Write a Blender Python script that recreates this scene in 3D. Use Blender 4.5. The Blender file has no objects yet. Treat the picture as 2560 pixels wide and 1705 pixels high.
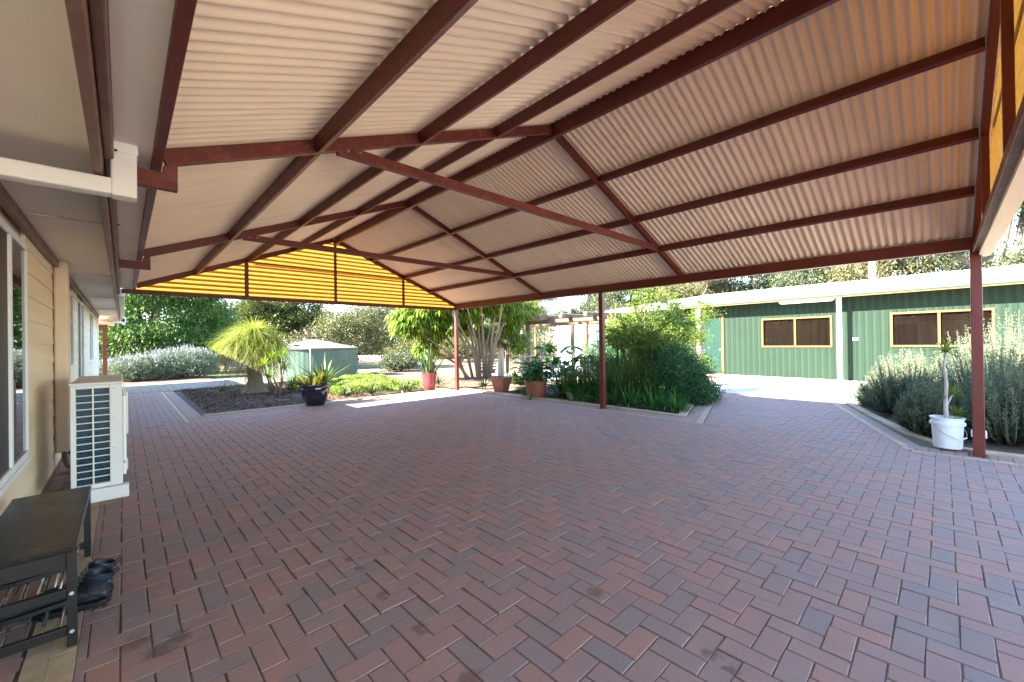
import bpy, math, random
import numpy as np
from mathutils import Vector, Matrix
random.seed(7)
RNG = np.random.default_rng(11)
sc = bpy.context.scene
col = sc.collection

# ---------------------------------------------------------------- camera
YAW, PITCH, ROLL, EYE = 0.7600, 0.0038, 0.0140, 1.5
fwd = Vector((math.sin(YAW) * math.cos(PITCH), math.cos(YAW) * math.cos(PITCH), math.sin(PITCH)))
r0 = Vector((math.cos(YAW), -math.sin(YAW), 0))
u0 = Vector((-math.sin(YAW) * math.sin(PITCH), -math.cos(YAW) * math.sin(PITCH), math.cos(PITCH)))
RT = r0 * math.cos(ROLL) - u0 * math.sin(ROLL)
UP = r0 * math.sin(ROLL) + u0 * math.cos(ROLL)
cam_d = bpy.data.cameras.new('camera')
cam_d.sensor_width = 36.0
cam_d.lens = 1022.67 * 36.0 / 2560.0
cam_d.clip_start = 0.05
cam_d.clip_end = 2000
cam = bpy.data.objects.new('camera', cam_d)
m3 = Matrix((RT, UP, -fwd)).transposed()
cam.matrix_world = Matrix.Translation((0, 0, EYE)) @ m3.to_4x4()
col.objects.link(cam)
sc.camera = cam

# ---------------------------------------------------------------- light
SUN = Vector((-1.50, 0.45, 1.0)).normalized()
world = bpy.data.worlds.new('World')
sc.world = world
world.use_nodes = True
wn = world.node_tree
sky = wn.nodes.new('ShaderNodeTexSky')
sky.sky_type = 'NISHITA'
sky.sun_disc = False
sky.sun_elevation = math.asin(SUN.z)
sky.sun_rotation = math.atan2(SUN.x, SUN.y)
sky.air_density = 1.0
sky.dust_density = 0.0
sky.ozone_density = 1.0
bg = wn.nodes['Background']
bg.inputs[1].default_value = 0.082
wn.links.new(sky.outputs[0], bg.inputs[0])
sun_d = bpy.data.lights.new('sun', 'SUN')
sun_d.energy = 4.2
sun_d.angle = math.radians(0.53)
sun_d.color = (1.0, 0.93, 0.82)
sun = bpy.data.objects.new('sun', sun_d)
sun.rotation_euler = (-SUN).to_track_quat('-Z', 'Y').to_euler()
sun.location = (-20, 8, 30)
col.objects.link(sun)

vs = sc.view_settings
vs.view_transform = 'Standard'
vs.look = 'None'
vs.gamma = 1.0
vs.use_curve_mapping = False
vs.exposure = 4.1
sc.render.engine = 'CYCLES'
sc.cycles.use_denoising = True
sc.cycles.max_bounces = 10
sc.cycles.diffuse_bounces = 6
sc.cycles.transmission_bounces = 6
sc.cycles.sample_clamp_indirect = 8.0

# ---------------------------------------------------------------- materials
MATS = {}
FOL = 0.52


def _nt(name):
    m = bpy.data.materials.new(name)
    m.use_nodes = True
    nt = m.node_tree
    nt.nodes.clear()
    out = nt.nodes.new('ShaderNodeOutputMaterial')
    return m, nt, out


def noise(nt, scale, detail=4, rough=0.6, vec=None, dist=0.0):
    n = nt.nodes.new('ShaderNodeTexNoise')
    n.inputs['Scale'].default_value = scale
    n.inputs['Detail'].default_value = detail
    n.inputs['Roughness'].default_value = rough
    n.inputs['Distortion'].default_value = dist
    if vec is not None:
        nt.links.new(vec, n.inputs['Vector'])
    return n


def ramp(nt, fac, stops):
    r = nt.nodes.new('ShaderNodeValToRGB')
    el = r.color_ramp.elements
    while len(el) < len(stops):
        el.new(0.5)
    for e, (p, c) in zip(el, stops):
        e.position = p
        e.color = (c[0], c[1], c[2], 1) if not isinstance(c, (int, float)) else (c, c, c, 1)
    if fac is not None:
        nt.links.new(fac, r.inputs[0])
    return r


def mix(nt, fac, a, b, mode='MIX'):
    n = nt.nodes.new('ShaderNodeMix')
    n.data_type = 'RGBA'
    n.blend_type = mode
    for sock, v in ((n.inputs[0], fac), (n.inputs[6], a), (n.inputs[7], b)):
        if isinstance(v, (int, float)):
            sock.default_value = v
        elif isinstance(v, (tuple, list)):
            sock.default_value = (v[0], v[1], v[2], 1)
        else:
            nt.links.new(v, sock)
    return n.outputs[2]


def posn(nt):
    return nt.nodes.new('ShaderNodeNewGeometry').outputs['Position']


def mat(name, c, rough=0.6, var=0.12, scale=5.0, metal=0.0, spec=0.4, bump=0.0, bscale=80.0, stretch=None, dirt=None, dirt_amt=0.35, dscale=1.4, coat=0.0):
    """plain surface with mottling, optional dirt patches and fine relief"""
    if name in MATS:
        return MATS[name]
    m, nt, out = _nt(name)
    p = nt.nodes.new('ShaderNodeBsdfPrincipled')
    nt.links.new(p.outputs[0], out.inputs[0])
    vec = posn(nt)
    if stretch:
        mp = nt.nodes.new('ShaderNodeMapping')
        mp.inputs['Scale'].default_value = stretch
        nt.links.new(vec, mp.inputs[0])
        vec = mp.outputs[0]
    n1 = noise(nt, scale, 5, 0.62, vec)
    lo = tuple(x * (1 - var) for x in c)
    hi = tuple(min(1, x * (1 + var)) for x in c)
    cc = ramp(nt, n1.outputs[0], [(0.3, lo), (0.7, hi)]).outputs[0]
    if dirt:
        n2 = noise(nt, dscale, 6, 0.7, vec, 0.4)
        f = ramp(nt, n2.outputs[0], [(0.52, 0.0), (0.72, dirt_amt)]).outputs[0]
        cc = mix(nt, f, cc, dirt)
    nt.links.new(cc, p.inputs['Base Color'])
    n3 = noise(nt, scale * 3, 3, 0.6, vec)
    rr = ramp(nt, n3.outputs[0], [(0.3, max(0.02, rough * 0.85)), (0.7, min(1, rough * 1.15))])
    nt.links.new(rr.outputs[0], p.inputs['Roughness'])
    p.inputs['Metallic'].default_value = metal
    p.inputs['Specular IOR Level'].default_value = spec
    p.inputs['Coat Weight'].default_value = coat
    if bump:
        b = nt.nodes.new('ShaderNodeBump')
        b.inputs['Strength'].default_value = bump
        b.inputs['Distance'].default_value = 0.01
        nb = noise(nt, bscale, 4, 0.6, vec)
        nt.links.new(nb.outputs[0], b.inputs['Height'])
        nt.links.new(b.outputs[0], p.inputs['Normal'])
    MATS[name] = m
    return m


def leafmat(name, stops, trans=0.35, rough=0.5, spec=0.3, clump=0.9, cscale=1.3, tcol=None):
    """foliage: colour differs leaf by leaf and clump by clump, some light passes through"""
    if name in MATS:
        return MATS[name]
    m, nt, out = _nt(name)
    g = nt.nodes.new('ShaderNodeNewGeometry')
    n1 = noise(nt, cscale, 3, 0.6, g.outputs['Position'])
    add = nt.nodes.new('ShaderNodeMath')
    add.operation = 'MULTIPLY_ADD'
    nt.links.new(n1.outputs[0], add.inputs[0])
    add.inputs[1].default_value = clump
    sub = nt.nodes.new('ShaderNodeMath')
    sub.operation = 'MULTIPLY_ADD'
    nt.links.new(g.outputs['Random Per Island'], sub.inputs[0])
    sub.inputs[1].default_value = 0.7
    sub.inputs[2].default_value = -0.15 - (clump - 0.6) * 0.5 - 0.1
    nt.links.new(sub.outputs[0], add.inputs[2])
    k = len(stops) - 1
    stops = [tuple(x * FOL for x in s) for s in stops]
    cr = ramp(nt, add.outputs[0], [(i / k, s) for i, s in enumerate(stops)])
    p = nt.nodes.new('ShaderNodeBsdfPrincipled')
    nt.links.new(cr.outputs[0], p.inputs['Base Color'])
    p.inputs['Roughness'].default_value = rough
    p.inputs['Specular IOR Level'].default_value = spec
    t = nt.nodes.new('ShaderNodeBsdfTranslucent')
    tc = mix(nt, 1.0, cr.outputs[0], tcol or (1.25, 1.3, 0.55), 'MULTIPLY')
    nt.links.new(tc, t.inputs[0])
    ms = nt.nodes.new('ShaderNodeMixShader')
    ms.inputs[0].default_value = trans
    nt.links.new(p.outputs[0], ms.inputs[1])
    nt.links.new(t.outputs[0], ms.inputs[2])
    nt.links.new(ms.outputs[0], out.inputs[0])
    MATS[name] = m
    return m


def brickmat(name, source, stops):
    """paver: base colour by piece, grain, a few oil spots and paint splashes of their own shape"""
    m, nt, out = _nt(name)
    p = nt.nodes.new('ShaderNodeBsdfPrincipled')
    nt.links.new(p.outputs[0], out.inputs[0])
    if source == 'object':
        r = nt.nodes.new('ShaderNodeObjectInfo').outputs['Random']
    else:
        r = nt.nodes.new('ShaderNodeNewGeometry').outputs['Random Per Island']
    pos = posn(nt)
    c = ramp(nt, r, stops).outputs[0]
    n0 = noise(nt, 7, 3, 0.6, pos)
    c = mix(nt, ramp(nt, n0.outputs[0], [(0.35, 0.0), (0.7, 0.4)]).outputs[0], c, (0.25, 0.185, 0.17))
    n1 = noise(nt, 160, 3, 0.7, pos)
    c = mix(nt, 0.5, c, ramp(nt, n1.outputs[0], [(0.3, 0.36), (0.7, 0.66)]).outputs[0], 'OVERLAY')
    nw = noise(nt, 0.55, 4, 0.6, pos)
    c = mix(nt, ramp(nt, nw.outputs[0], [(0.5, 0.0), (0.8, 0.22)]).outputs[0], c, (0.17, 0.125, 0.11))
    nd = noise(nt, 14, 3, 0.6, pos)
    off = nt.nodes.new('ShaderNodeVectorMath')
    off.operation = 'MULTIPLY_ADD'
    nt.links.new(nd.outputs['Color'], off.inputs[0])
    off.inputs[1].default_value = (0.13, 0.13, 0)
    nt.links.new(pos, off.inputs[2])

    def spots(pts):
        last = None
        for (x, y, rad) in pts:
            d = nt.nodes.new('ShaderNodeVectorMath')
            d.operation = 'DISTANCE'
            nt.links.new(off.outputs[0], d.inputs[0])
            d.inputs[1].default_value = (x + 0.065, y + 0.065, 0)
            mr = nt.nodes.new('ShaderNodeMapRange')
            mr.inputs['From Min'].default_value = rad
            mr.inputs['From Max'].default_value = rad * 0.45
            nt.links.new(d.outputs['Value'], mr.inputs['Value'])
            if last is None:
                last = mr.outputs[0]
            else:
                mx = nt.nodes.new('ShaderNodeMath')
                mx.operation = 'MAXIMUM'
                nt.links.new(last, mx.inputs[0])
                nt.links.new(mr.outputs[0], mx.inputs[1])
                last = mx.outputs[0]
        return last
    oil = spots([(0.03, 2.85, .085), (0.12, 2.69, .08), (0.2, 2.74, .07), (1.14, 2.88, .04), (1.13, 2.71, .04), (1.12, 2.34, .045), (1.12, 1.91, .05),
                 (1.11, 1.48, .075), (2.03, 1.45, .055), (2.03, 0.78, .05), (1.99, 0.68, .04), (1.1, 2.26, .025)])
    f = nt.nodes.new('ShaderNodeMath')
    f.operation = 'MULTIPLY'
    nt.links.new(oil, f.inputs[0])
    f.inputs[1].default_value = 0.45
    c = mix(nt, f.outputs[0], c, (0.035, 0.014, 0.010))
    pt = spots([(6.72, 7.87, .10), (7.04, 7.36, .11), (6.85, 7.5, .06), (6.48, 6.36, .10), (5.92, 4.89, .09), (6.62, 6.5, .05)])
    ns = noise(nt, 30, 4, 0.7, pos)
    f2 = nt.nodes.new('ShaderNodeMath')
    f2.operation = 'MULTIPLY'
    nt.links.new(pt, f2.inputs[0])
    nt.links.new(ramp(nt, ns.outputs[0], [(0.5, 0.0), (0.6, 0.85)]).outputs[0], f2.inputs[1])
    c = mix(nt, f2.outputs[0], c, (0.5, 0.5, 0.52))
    nt.links.new(c, p.inputs['Base Color'])
    nt.links.new(ramp(nt, n0.outputs[0], [(0.3, 0.66), (0.7, 0.85)]).outputs[0], p.inputs['Roughness'])
    p.inputs['Specular IOR Level'].default_value = 0.3
    b = nt.nodes.new('ShaderNodeBump')
    b.inputs['Strength'].default_value = 0.35
    b.inputs['Distance'].default_value = 0.004
    nt.links.new(n1.outputs[0], b.inputs['Height'])
    nt.links.new(b.outputs[0], p.inputs['Normal'])
    MATS[name] = m
    return m


def jointmat():
    m, nt, out = _nt('joint_sand')
    p = nt.nodes.new('ShaderNodeBsdfPrincipled')
    nt.links.new(p.outputs[0], out.inputs[0])
    pos = posn(nt)
    sep = nt.nodes.new('ShaderNodeSeparateXYZ')
    nt.links.new(pos, sep.inputs[0])
    mr = nt.nodes.new('ShaderNodeMapRange')
    mr.inputs['From Min'].default_value = 2.2
    mr.inputs['From Max'].default_value = 5.0
    nt.links.new(sep.outputs[0], mr.inputs[0])
    my = nt.nodes.new('ShaderNodeMapRange')
    my.inputs['From Min'].default_value = 5.5
    my.inputs['From Max'].default_value = 3.0
    nt.links.new(sep.outputs[1], my.inputs[0])
    n = noise(nt, 3.0, 5, 0.7, pos)
    f = nt.nodes.new('ShaderNodeMath')
    f.operation = 'MULTIPLY'
    nt.links.new(mr.outputs[0], f.inputs[0])
    nt.links.new(my.outputs[0], f.inputs[1])
    f2 = nt.nodes.new('ShaderNodeMath')
    f2.operation = 'MULTIPLY'
    nt.links.new(f.outputs[0], f2.inputs[0])
    nt.links.new(ramp(nt, n.outputs[0], [(0.35, 0.1), (0.6, 1.0)]).outputs[0], f2.inputs[1])
    n2 = noise(nt, 40, 3, 0.6, pos)
    base = ramp(nt, n2.outputs[0], [(0.3, (0.07, 0.052, 0.043)), (0.7, (0.15, 0.115, 0.095))]).outputs[0]
    moss = ramp(nt, n2.outputs[0], [(0.3, (0.045, 0.062, 0.02)), (0.7, (0.11, 0.14, 0.05))]).outputs[0]
    nt.links.new(mix(nt, f2.outputs[0], base, moss), p.inputs['Base Color'])
    p.inputs['Roughness'].default_value = 0.95
    return m


def gablemat():
    """yellow corrugated plastic sheet that lets daylight through"""
    m, nt, out = _nt('yellow_translucent_sheet')
    d = nt.nodes.new('ShaderNodeBsdfPrincipled')
    d.inputs['Roughness'].default_value = 0.4
    pos = posn(nt)
    n = noise(nt, 6, 4, 0.6, pos)
    c = ramp(nt, n.outputs[0], [(0.3, (0.30, 0.125, 0.014)), (0.7, (0.36, 0.155, 0.02))]).outputs[0]
    nt.links.new(c, d.inputs['Base Color'])
    t = nt.nodes.new('ShaderNodeBsdfTranslucent')
    c2 = ramp(nt, n.outputs[0], [(0.3, (0.33, 0.135, 0.017)), (0.7, (0.40, 0.17, 0.026))]).outputs[0]
    nt.links.new(c2, t.inputs[0])
    ms = nt.nodes.new('ShaderNodeMixShader')
    ms.inputs[0].default_value = 0.6
    nt.links.new(d.outputs[0], ms.inputs[1])
    nt.links.new(t.outputs[0], ms.inputs[2])
    nt.links.new(ms.outputs[0], out.inputs[0])
    return m


def glassmat(name, c=(0.012, 0.010, 0.009), rough=0.02):
    m, nt, out = _nt(name)
    p = nt.nodes.new('ShaderNodeBsdfPrincipled')
    nt.links.new(p.outputs[0], out.inputs[0])
    p.inputs['Base Color'].default_value = (*c, 1)
    p.inputs['Roughness'].default_value = rough
    p.inputs['Specular IOR Level'].default_value = 0.25
    n = noise(nt, 1.2, 2, 0.5, posn(nt))
    b = nt.nodes.new('ShaderNodeBump')
    b.inputs['Strength'].default_value = 0.03
    b.inputs['Distance'].default_value = 0.02
    nt.links.new(n.outputs[0], b.inputs['Height'])
    nt.links.new(b.outputs[0], p.inputs['Normal'])
    MATS[name] = m
    return m


def clearglass(name):
    m, nt, out = _nt(name)
    g = nt.nodes.new('ShaderNodeBsdfGlossy')
    g.inputs['Roughness'].default_value = 0.02
    t = nt.nodes.new('ShaderNodeBsdfTransparent')
    t.inputs[0].default_value = (0.55, 0.52, 0.5, 1)
    f = nt.nodes.new('ShaderNodeFresnel')
    f.inputs['IOR'].default_value = 1.45
    ms = nt.nodes.new('ShaderNodeMixShader')
    nt.links.new(f.outputs[0], ms.inputs[0])
    nt.links.new(t.outputs[0], ms.inputs[1])
    nt.links.new(g.outputs[0], ms.inputs[2])
    nt.links.new(ms.outputs[0], out.inputs[0])
    return m


# ---------------------------------------------------------------- geometry helpers
def fast_mesh(name, V, F):
    """V (n,3) array, F (m,4) array of quads"""
    V = np.asarray(V, np.float32)
    F = np.asarray(F, np.int32)
    me = bpy.data.meshes.new(name)
    me.vertices.add(len(V))
    me.vertices.foreach_set('co', V.ravel())
    k = F.shape[1]
    me.loops.add(F.size)
    me.loops.foreach_set('vertex_index', F.ravel())
    me.polygons.add(len(F))
    me.polygons.foreach_set('loop_start', np.arange(len(F), dtype=np.int32) * k)
    me.polygons.foreach_set('loop_total', np.full(len(F), k, np.int32))
    me.update(calc_edges=True)
    return me


def link(name, me, m, parent=None, smooth=False, loc=None):
    o = bpy.data.objects.new(name, me)
    col.objects.link(o)
    if m is not None and not me.materials:
        me.materials.append(m)
    if smooth:
        me.polygons.foreach_set('use_smooth', [True] * len(me.polygons))
    if parent is not None:
        o.parent = parent
    if loc is not None:
        o.location = loc
    return o


def tag(o, label=None, cat=None, group=None, kind=None):
    if label:
        o['label'] = label
    if cat:
        o['category'] = cat
    if group:
        o['group'] = group
    if kind:
        o['kind'] = kind
    return o


def thing(name, label, cat, loc=(0, 0, 0), rz=0.0, group=None):
    o = bpy.data.objects.new(name, None)
    o.empty_display_size = 0.2
    o.location = loc
    o.rotation_euler = (0, 0, rz)
    col.objects.link(o)
    return tag(o, label, cat, group)


class MB:
    """collects simple solids into one mesh"""

    def __init__(s):
        s.v = []
        s.f = []

    def add(s, vs, fs):
        b = len(s.v)
        s.v += [tuple(p) for p in vs]
        s.f += [tuple(b + i for i in q) for q in fs]
        return s

    def box(s, x0, x1, y0, y1, z0, z1):
        return s.add([(x0, y0, z0), (x1, y0, z0), (x1, y1, z0), (x0, y1, z0), (x0, y0, z1), (x1, y0, z1), (x1, y1, z1), (x0, y1, z1)],
                     [(0, 3, 2, 1), (4, 5, 6, 7), (0, 1, 5, 4), (1, 2, 6, 5), (2, 3, 7, 6), (3, 0, 4, 7)])

    def beam(s, a, b, w, h, up=(0, 0, 1)):
        """box from a to b, centred, w across, h in the up direction"""
        a, b = Vector(a), Vector(b)
        d = (b - a).normalized()
        side = d.cross(Vector(up)).normalized()
        u = side.cross(d).normalized()
        vs = []
        for p in (a, b):
            for sx, sz in ((-1, -1), (1, -1), (1, 1), (-1, 1)):
                vs.append(p + side * sx * w / 2 + u * sz * h / 2)
        return s.add(vs, [(0, 1, 2, 3), (7, 6, 5, 4), (0, 4, 5, 1), (1, 5, 6, 2), (2, 6, 7, 3), (3, 7, 4, 0)])

    def tube(s, pts, rad, n=8, cap=True):
        pts = [Vector(p) for p in pts]
        if isinstance(rad, (int, float)):
            rad = [rad] * len(pts)
        base = len(s.v)
        prev = None
        for i, p in enumerate(pts):
            d = (pts[min(i + 1, len(pts) - 1)] - pts[max(i - 1, 0)]).normalized()
            if prev is None:
                ref = Vector((1, 0, 0)) if abs(d.x) < 0.8 else Vector((0, 1, 0))
                a = d.cross(ref).normalized()
            else:
                a = (prev - d * prev.dot(d)).normalized()
            prev = a
            b = d.cross(a)
            for k in range(n):
                t = 2 * math.pi * k / n
                s.v.append(tuple(p + (a * math.cos(t) + b * math.sin(t)) * rad[i]))
        for i in range(len(pts) - 1):
            for k in range(n):
                k2 = (k + 1) % n
                s.f.append((base + i * n + k, base + i * n + k2, base + (i + 1) * n + k2, base + (i + 1) * n + k))
        if cap:
            s.f.append(tuple(base + k for k in reversed(range(n))))
            s.f.append(tuple(base + (len(pts) - 1) * n + k for k in range(n)))
        return s

    def lathe(s, prof, n=32, c=(0, 0, 0)):
        base = len(s.v)
        for r, z in prof:
            for k in range(n):
                t = 2 * math.pi * k / n
                s.v.append((c[0] + r * math.cos(t), c[1] + r * math.sin(t), c[2] + z))
        for i in range(len(prof) - 1):
            for k in range(n):
                k2 = (k + 1) % n
                s.f.append((base + i * n + k, base + i * n + k2, base + (i + 1) * n + k2, base + (i + 1) * n + k))
        return s

    def prism(s, poly, axis, a, b):
        """extrude a 2-D polygon along an axis from a to b ('y': poly is (x,z), 'z': (x,y), 'x': (y,z))"""
        def P(p, t):
            return {'y': (p[0], t, p[1]), 'z': (p[0], p[1], t), 'x': (t, p[0], p[1])}[axis]
        n = len(poly)
        vs = [P(p, a) for p in poly] + [P(p, b) for p in poly]
        fs = [tuple(reversed(range(n))), tuple(range(n, 2 * n))]
        fs += [(i, (i + 1) % n, n + (i + 1) % n, n + i) for i in range(n)]
        return s.add(vs, fs)

    def mesh(s, name, fix=True):
        me = bpy.data.meshes.new(name)
        me.from_pydata(s.v, [], s.f)
        if fix:
            import bmesh
            bm = bmesh.new()
            bm.from_mesh(me)
            bmesh.ops.recalc_face_normals(bm, faces=bm.faces)
            bm.to_mesh(me)
            bm.free()
        me.update()
        return me

    def build(s, name, m, parent=None, smooth=False, bevel=0.0, seg=2):
        o = link(name, s.mesh(name), m, parent, False)
        if bevel:
            b = o.modifiers.new('bevel', 'BEVEL')
            b.width = bevel
            b.segments = seg
            b.limit_method = 'ANGLE'
            b.angle_limit = math.radians(35)
        if smooth:
            o.data.shade_smooth()
            if hasattr(o.data, 'set_sharp_from_angle'):
                o.data.set_sharp_from_angle(angle=math.radians(40))
        return o


def box(name, m, parent, x0, x1, y0, y1, z0, z1, bevel=0.0):
    return MB().box(x0, x1, y0, y1, z0, z1).build(name, m, parent, bevel=bevel)


def unit(n):
    v = RNG.normal(size=(n, 3))
    return v / np.linalg.norm(v, axis=1, keepdims=True)


def norm(a):
    return a / np.maximum(np.linalg.norm(a, axis=1, keepdims=True), 1e-9)


def leaf_quads(P, D, L, W):
    """one rhombic leaf per point"""
    n = len(P)
    L = np.broadcast_to(np.asarray(L, float).reshape(-1, 1), (n, 1))
    W = np.broadcast_to(np.asarray(W, float).reshape(-1, 1), (n, 1))
    D = norm(D)
    S = norm(np.cross(D, unit(n)))
    V = np.stack([P, P + D * L * 0.45 + S * W * 0.5, P + D * L, P + D * L * 0.45 - S * W * 0.5], 1).reshape(-1, 3)
    F = np.arange(n * 4).reshape(-1, 4)
    return V, F


def blades(B, D, L, W, droop, segs=5, fold=0.0, taper=0.75, twist=0.0, wmid=0.3):
    """curved strap leaves: base points, start directions, lengths, widths, droop; fold gives a V section"""
    n = len(B)
    B = np.asarray(B, float)
    D = norm(np.asarray(D, float))
    L = np.broadcast_to(np.asarray(L, float).reshape(-1, 1), (n, 1))
    W = np.broadcast_to(np.asarray(W, float).reshape(-1, 1), (n, 1))
    dr = np.broadcast_to(np.asarray(droop, float).reshape(-1, 1), (n, 1))
    hor = D.copy()
    hor[:, 2] = 0
    hor = norm(hor + RNG.normal(size=hor.shape) * 1e-3)
    S = norm(np.cross(hor, np.tile([0, 0, 1.0], (n, 1))) + RNG.normal(size=(n, 3)) * twist)
    rows = []
    down = np.array([[0, 0, -1.0]])
    across = 3 if fold else 2
    for i in range(segs + 1):
        t = i / segs
        c = B + D * L * t + down * dr * L * t * t
        tang = norm(D + 2 * down * dr * t)
        up = norm(np.cross(S, tang))
        if t < wmid:
            w = W * (0.65 + 0.35 * t / wmid)
        else:
            w = W * np.maximum(0.03, (1 - ((t - wmid) / (1 - wmid)) ** (1 / taper)))
        if fold:
            rows.append(np.stack([c - S * w / 2 + up * fold * w, c, c + S * w / 2 + up * fold * w], 1))
        else:
            rows.append(np.stack([c - S * w / 2, c + S * w / 2], 1))
    V = np.stack(rows, 1)  # n, segs+1, across, 3
    idx = np.arange(n * (segs + 1) * across).reshape(n, segs + 1, across)
    F = []
    for a in range(across - 1):
        F.append(np.stack([idx[:, :-1, a], idx[:, :-1, a + 1], idx[:, 1:, a + 1], idx[:, 1:, a]], -1).reshape(-1, 4))
    return V.reshape(-1, 3), np.concatenate(F)


def join(parts):
    V, F, o = [], [], 0
    for v, f in parts:
        V.append(v)
        F.append(f + o)
        o += len(v)
    return np.concatenate(V), np.concatenate(F)


def crown_points(lobes, n, per=28, cs=0.25, shell=0.45):
    """points in clumps through a set of ellipsoids (x,y,z,rx,ry,rz)"""
    lb = np.array(lobes, float)
    vol = (lb[:, 3] * lb[:, 4] * lb[:, 5]) ** 0.8
    nc = max(8, n // per)
    pick = RNG.choice(len(lb), nc, p=vol / vol.sum())
    rad = (shell + (1 - shell) * RNG.random(nc)) ** 0.8
    u = unit(nc)
    u[:, 2] = np.where(u[:, 2] < -0.5, u[:, 2] * 0.5, u[:, 2])
    C = lb[pick, :3] + u * rad[:, None] * lb[pick, 3:]
    k = RNG.integers(0, nc, n)
    cs_i = cs * (0.5 + RNG.random(nc))
    P = C[k] + RNG.normal(size=(n, 3)) * cs_i[k][:, None] * np.array([1, 1, 0.7])
    O = norm(P - lb[pick[k], :3])
    return P, O, C, pick


def crown(name, m, parent, lobes, n, L, W, per=28, cs=0.25, shell=0.45, droop=0.2, out=0.5, rnd=0.8):
    P, O, C, pk = crown_points(lobes, n, per, cs, shell)
    D = O * out + unit(n) * rnd + np.array([0, 0, -droop])
    s = 0.6 + 0.8 * RNG.random(n)
    V, F = leaf_quads(P, D, L * s, W * s)
    V[:, 2] = np.maximum(V[:, 2], 0.01)
    return link(name, fast_mesh(name, V, F), m, parent), C, pk


def wobble(a, b, k, amt):
    a, b = Vector(a), Vector(b)
    out = []
    for i in range(k + 1):
        t = i / k
        p = a.lerp(b, t)
        if 0 < i < k:
            p += Vector((random.uniform(-1, 1), random.uniform(-1, 1), random.uniform(-.5, .5))) * amt
        out.append(p)
    return out


def tree(name, label, cat, base, lobes, trunk_r, n, L, W, leaf, bark, fork=0.35, per=28, cs=0.3, shell=0.4, droop=0.3, out=0.4, rnd=0.8, twigs=30, lean=(0, 0), group=None, stems=1):
    """trunk with limbs into each lobe, twigs into the clumps, crown of single leaves; coordinates are world, base on the ground"""
    bx, by = base
    T = thing(name, label, cat, (bx, by, 0), 0, group)
    lob = [(x - bx, y - by, z, a, b, c) for (x, y, z, a, b, c) in lobes]
    top = max(l[2] for l in lob)
    mb = MB()
    for s in range(stems):
        o = Vector((random.uniform(-.15, .15), random.uniform(-.15, .15), 0)) if stems > 1 else Vector((0, 0, 0))
        fz = top * fork
        f = Vector((lean[0], lean[1], fz)) + o * 3
        mb.tube([o + Vector((0, 0, -.05)), o + Vector((0, 0, fz * .1)), o.lerp(f, .5) + Vector((random.uniform(-.1, .1), 0.05, 0)), f], [trunk_r * 1.25, trunk_r, trunk_r * .85, trunk_r * .7], 9)
        for l in lob[s::stems]:
            c = Vector(l[:3])
            e = c + Vector((random.uniform(-.3, .3) * l[3], random.uniform(-.3, .3) * l[4], l[5] * .45))
            pts = wobble(f, e, 5, 0.12 * (e - f).length * .4)
            mb.tube(pts, [trunk_r * .6 * (1 - .14 * i) for i in range(6)], 6)
    ob, C, pk = crown('crown', leaf, T, lob, n, L, W, per, cs, shell, droop, out, rnd)
    for i in RNG.choice(len(C), min(twigs, len(C)), replace=False):
        l = lob[pk[i]]
        mb.tube(wobble(l[:3], C[i], 3, .1), [trunk_r * .22, trunk_r * .16, trunk_r * .1, trunk_r * .05], 4)
    mb.build('trunk', bark, T, smooth=True)
    return T
# ---------------------------------------------------------------- palette
RED = mat('red_painted_steel', (0.118, 0.019, 0.013), rough=0.42, var=0.2, scale=3, spec=0.45, dirt=(0.075, 0.03, 0.022), dirt_amt=0.5, dscale=2.2, bump=0.05, bscale=30)
REDW = mat('red_chalky_steel', (0.135, 0.027, 0.02), rough=0.5, var=0.25, scale=6, dirt=(0.30, 0.17, 0.14), dirt_amt=0.4, dscale=11, bump=0.05, bscale=40)
BEIGE = mat('beige_roof_steel', (0.87, 0.70, 0.52), rough=0.36, var=0.05, scale=2.0, spec=0.5, dirt=(0.62, 0.48, 0.35), dirt_amt=0.5, dscale=1.3, stretch=(0.35, 7.0, 0.35))
SOFFIT = mat('soffit_sheet', (0.86, 0.79, 0.69), rough=0.6, var=0.04, scale=1.2, dirt=(0.64, 0.55, 0.44), dirt_amt=0.3, dscale=1.1)
CREAM = mat('cream_weatherboard', (0.80, 0.665, 0.47), rough=0.65, var=0.06, scale=2.5, bump=0.25, bscale=26, stretch=(1, 0.15, 3), dirt=(0.55, 0.42, 0.29), dirt_amt=0.35, dscale=0.9)
CREAMP = mat('cream_paint', (0.68, 0.56, 0.42), rough=0.5, var=0.05, scale=2, dirt=(0.5, 0.41, 0.31), dirt_amt=0.35)
BROWN = mat('brown_fascia_paint', (0.17, 0.085, 0.065), rough=0.45, var=0.15, scale=4, dirt=(0.26, 0.19, 0.16), dirt_amt=0.4, dscale=6)
WHITE = mat('white_plastic', (0.78, 0.77, 0.75), rough=0.35, var=0.03, scale=3, dirt=(0.55, 0.5, 0.44), dirt_amt=0.3, dscale=3)
WHITEP = mat('white_paint', (0.76, 0.77, 0.78), rough=0.45, var=0.04, scale=3, dirt=(0.55, 0.53, 0.5), dirt_amt=0.3, dscale=2)
GLASS = glassmat('window_glass')
SCREEN = mat('insect_screen', (0.025, 0.024, 0.024), rough=0.55, var=0.2, scale=300)
GREENW = mat('green_wall_steel', (0.0110, 0.0225, 0.0140), rough=0.6, var=0.08, scale=1.0, spec=0.12, dirt=(0.011, 0.025, 0.0145), dirt_amt=0.5, dscale=0.9)
GREEND = mat('dark_green_steel', (0.008, 0.024, 0.017), rough=0.6, spec=0.1, var=0.1, scale=2)
GUTTER = mat('pale_green_gutter', (0.045, 0.072, 0.058), rough=0.6, var=0.04, scale=2, spec=0.1)
ROOFW = mat('pale_roof_steel', (0.42, 0.43, 0.42), rough=0.4, var=0.05, scale=2)
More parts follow.
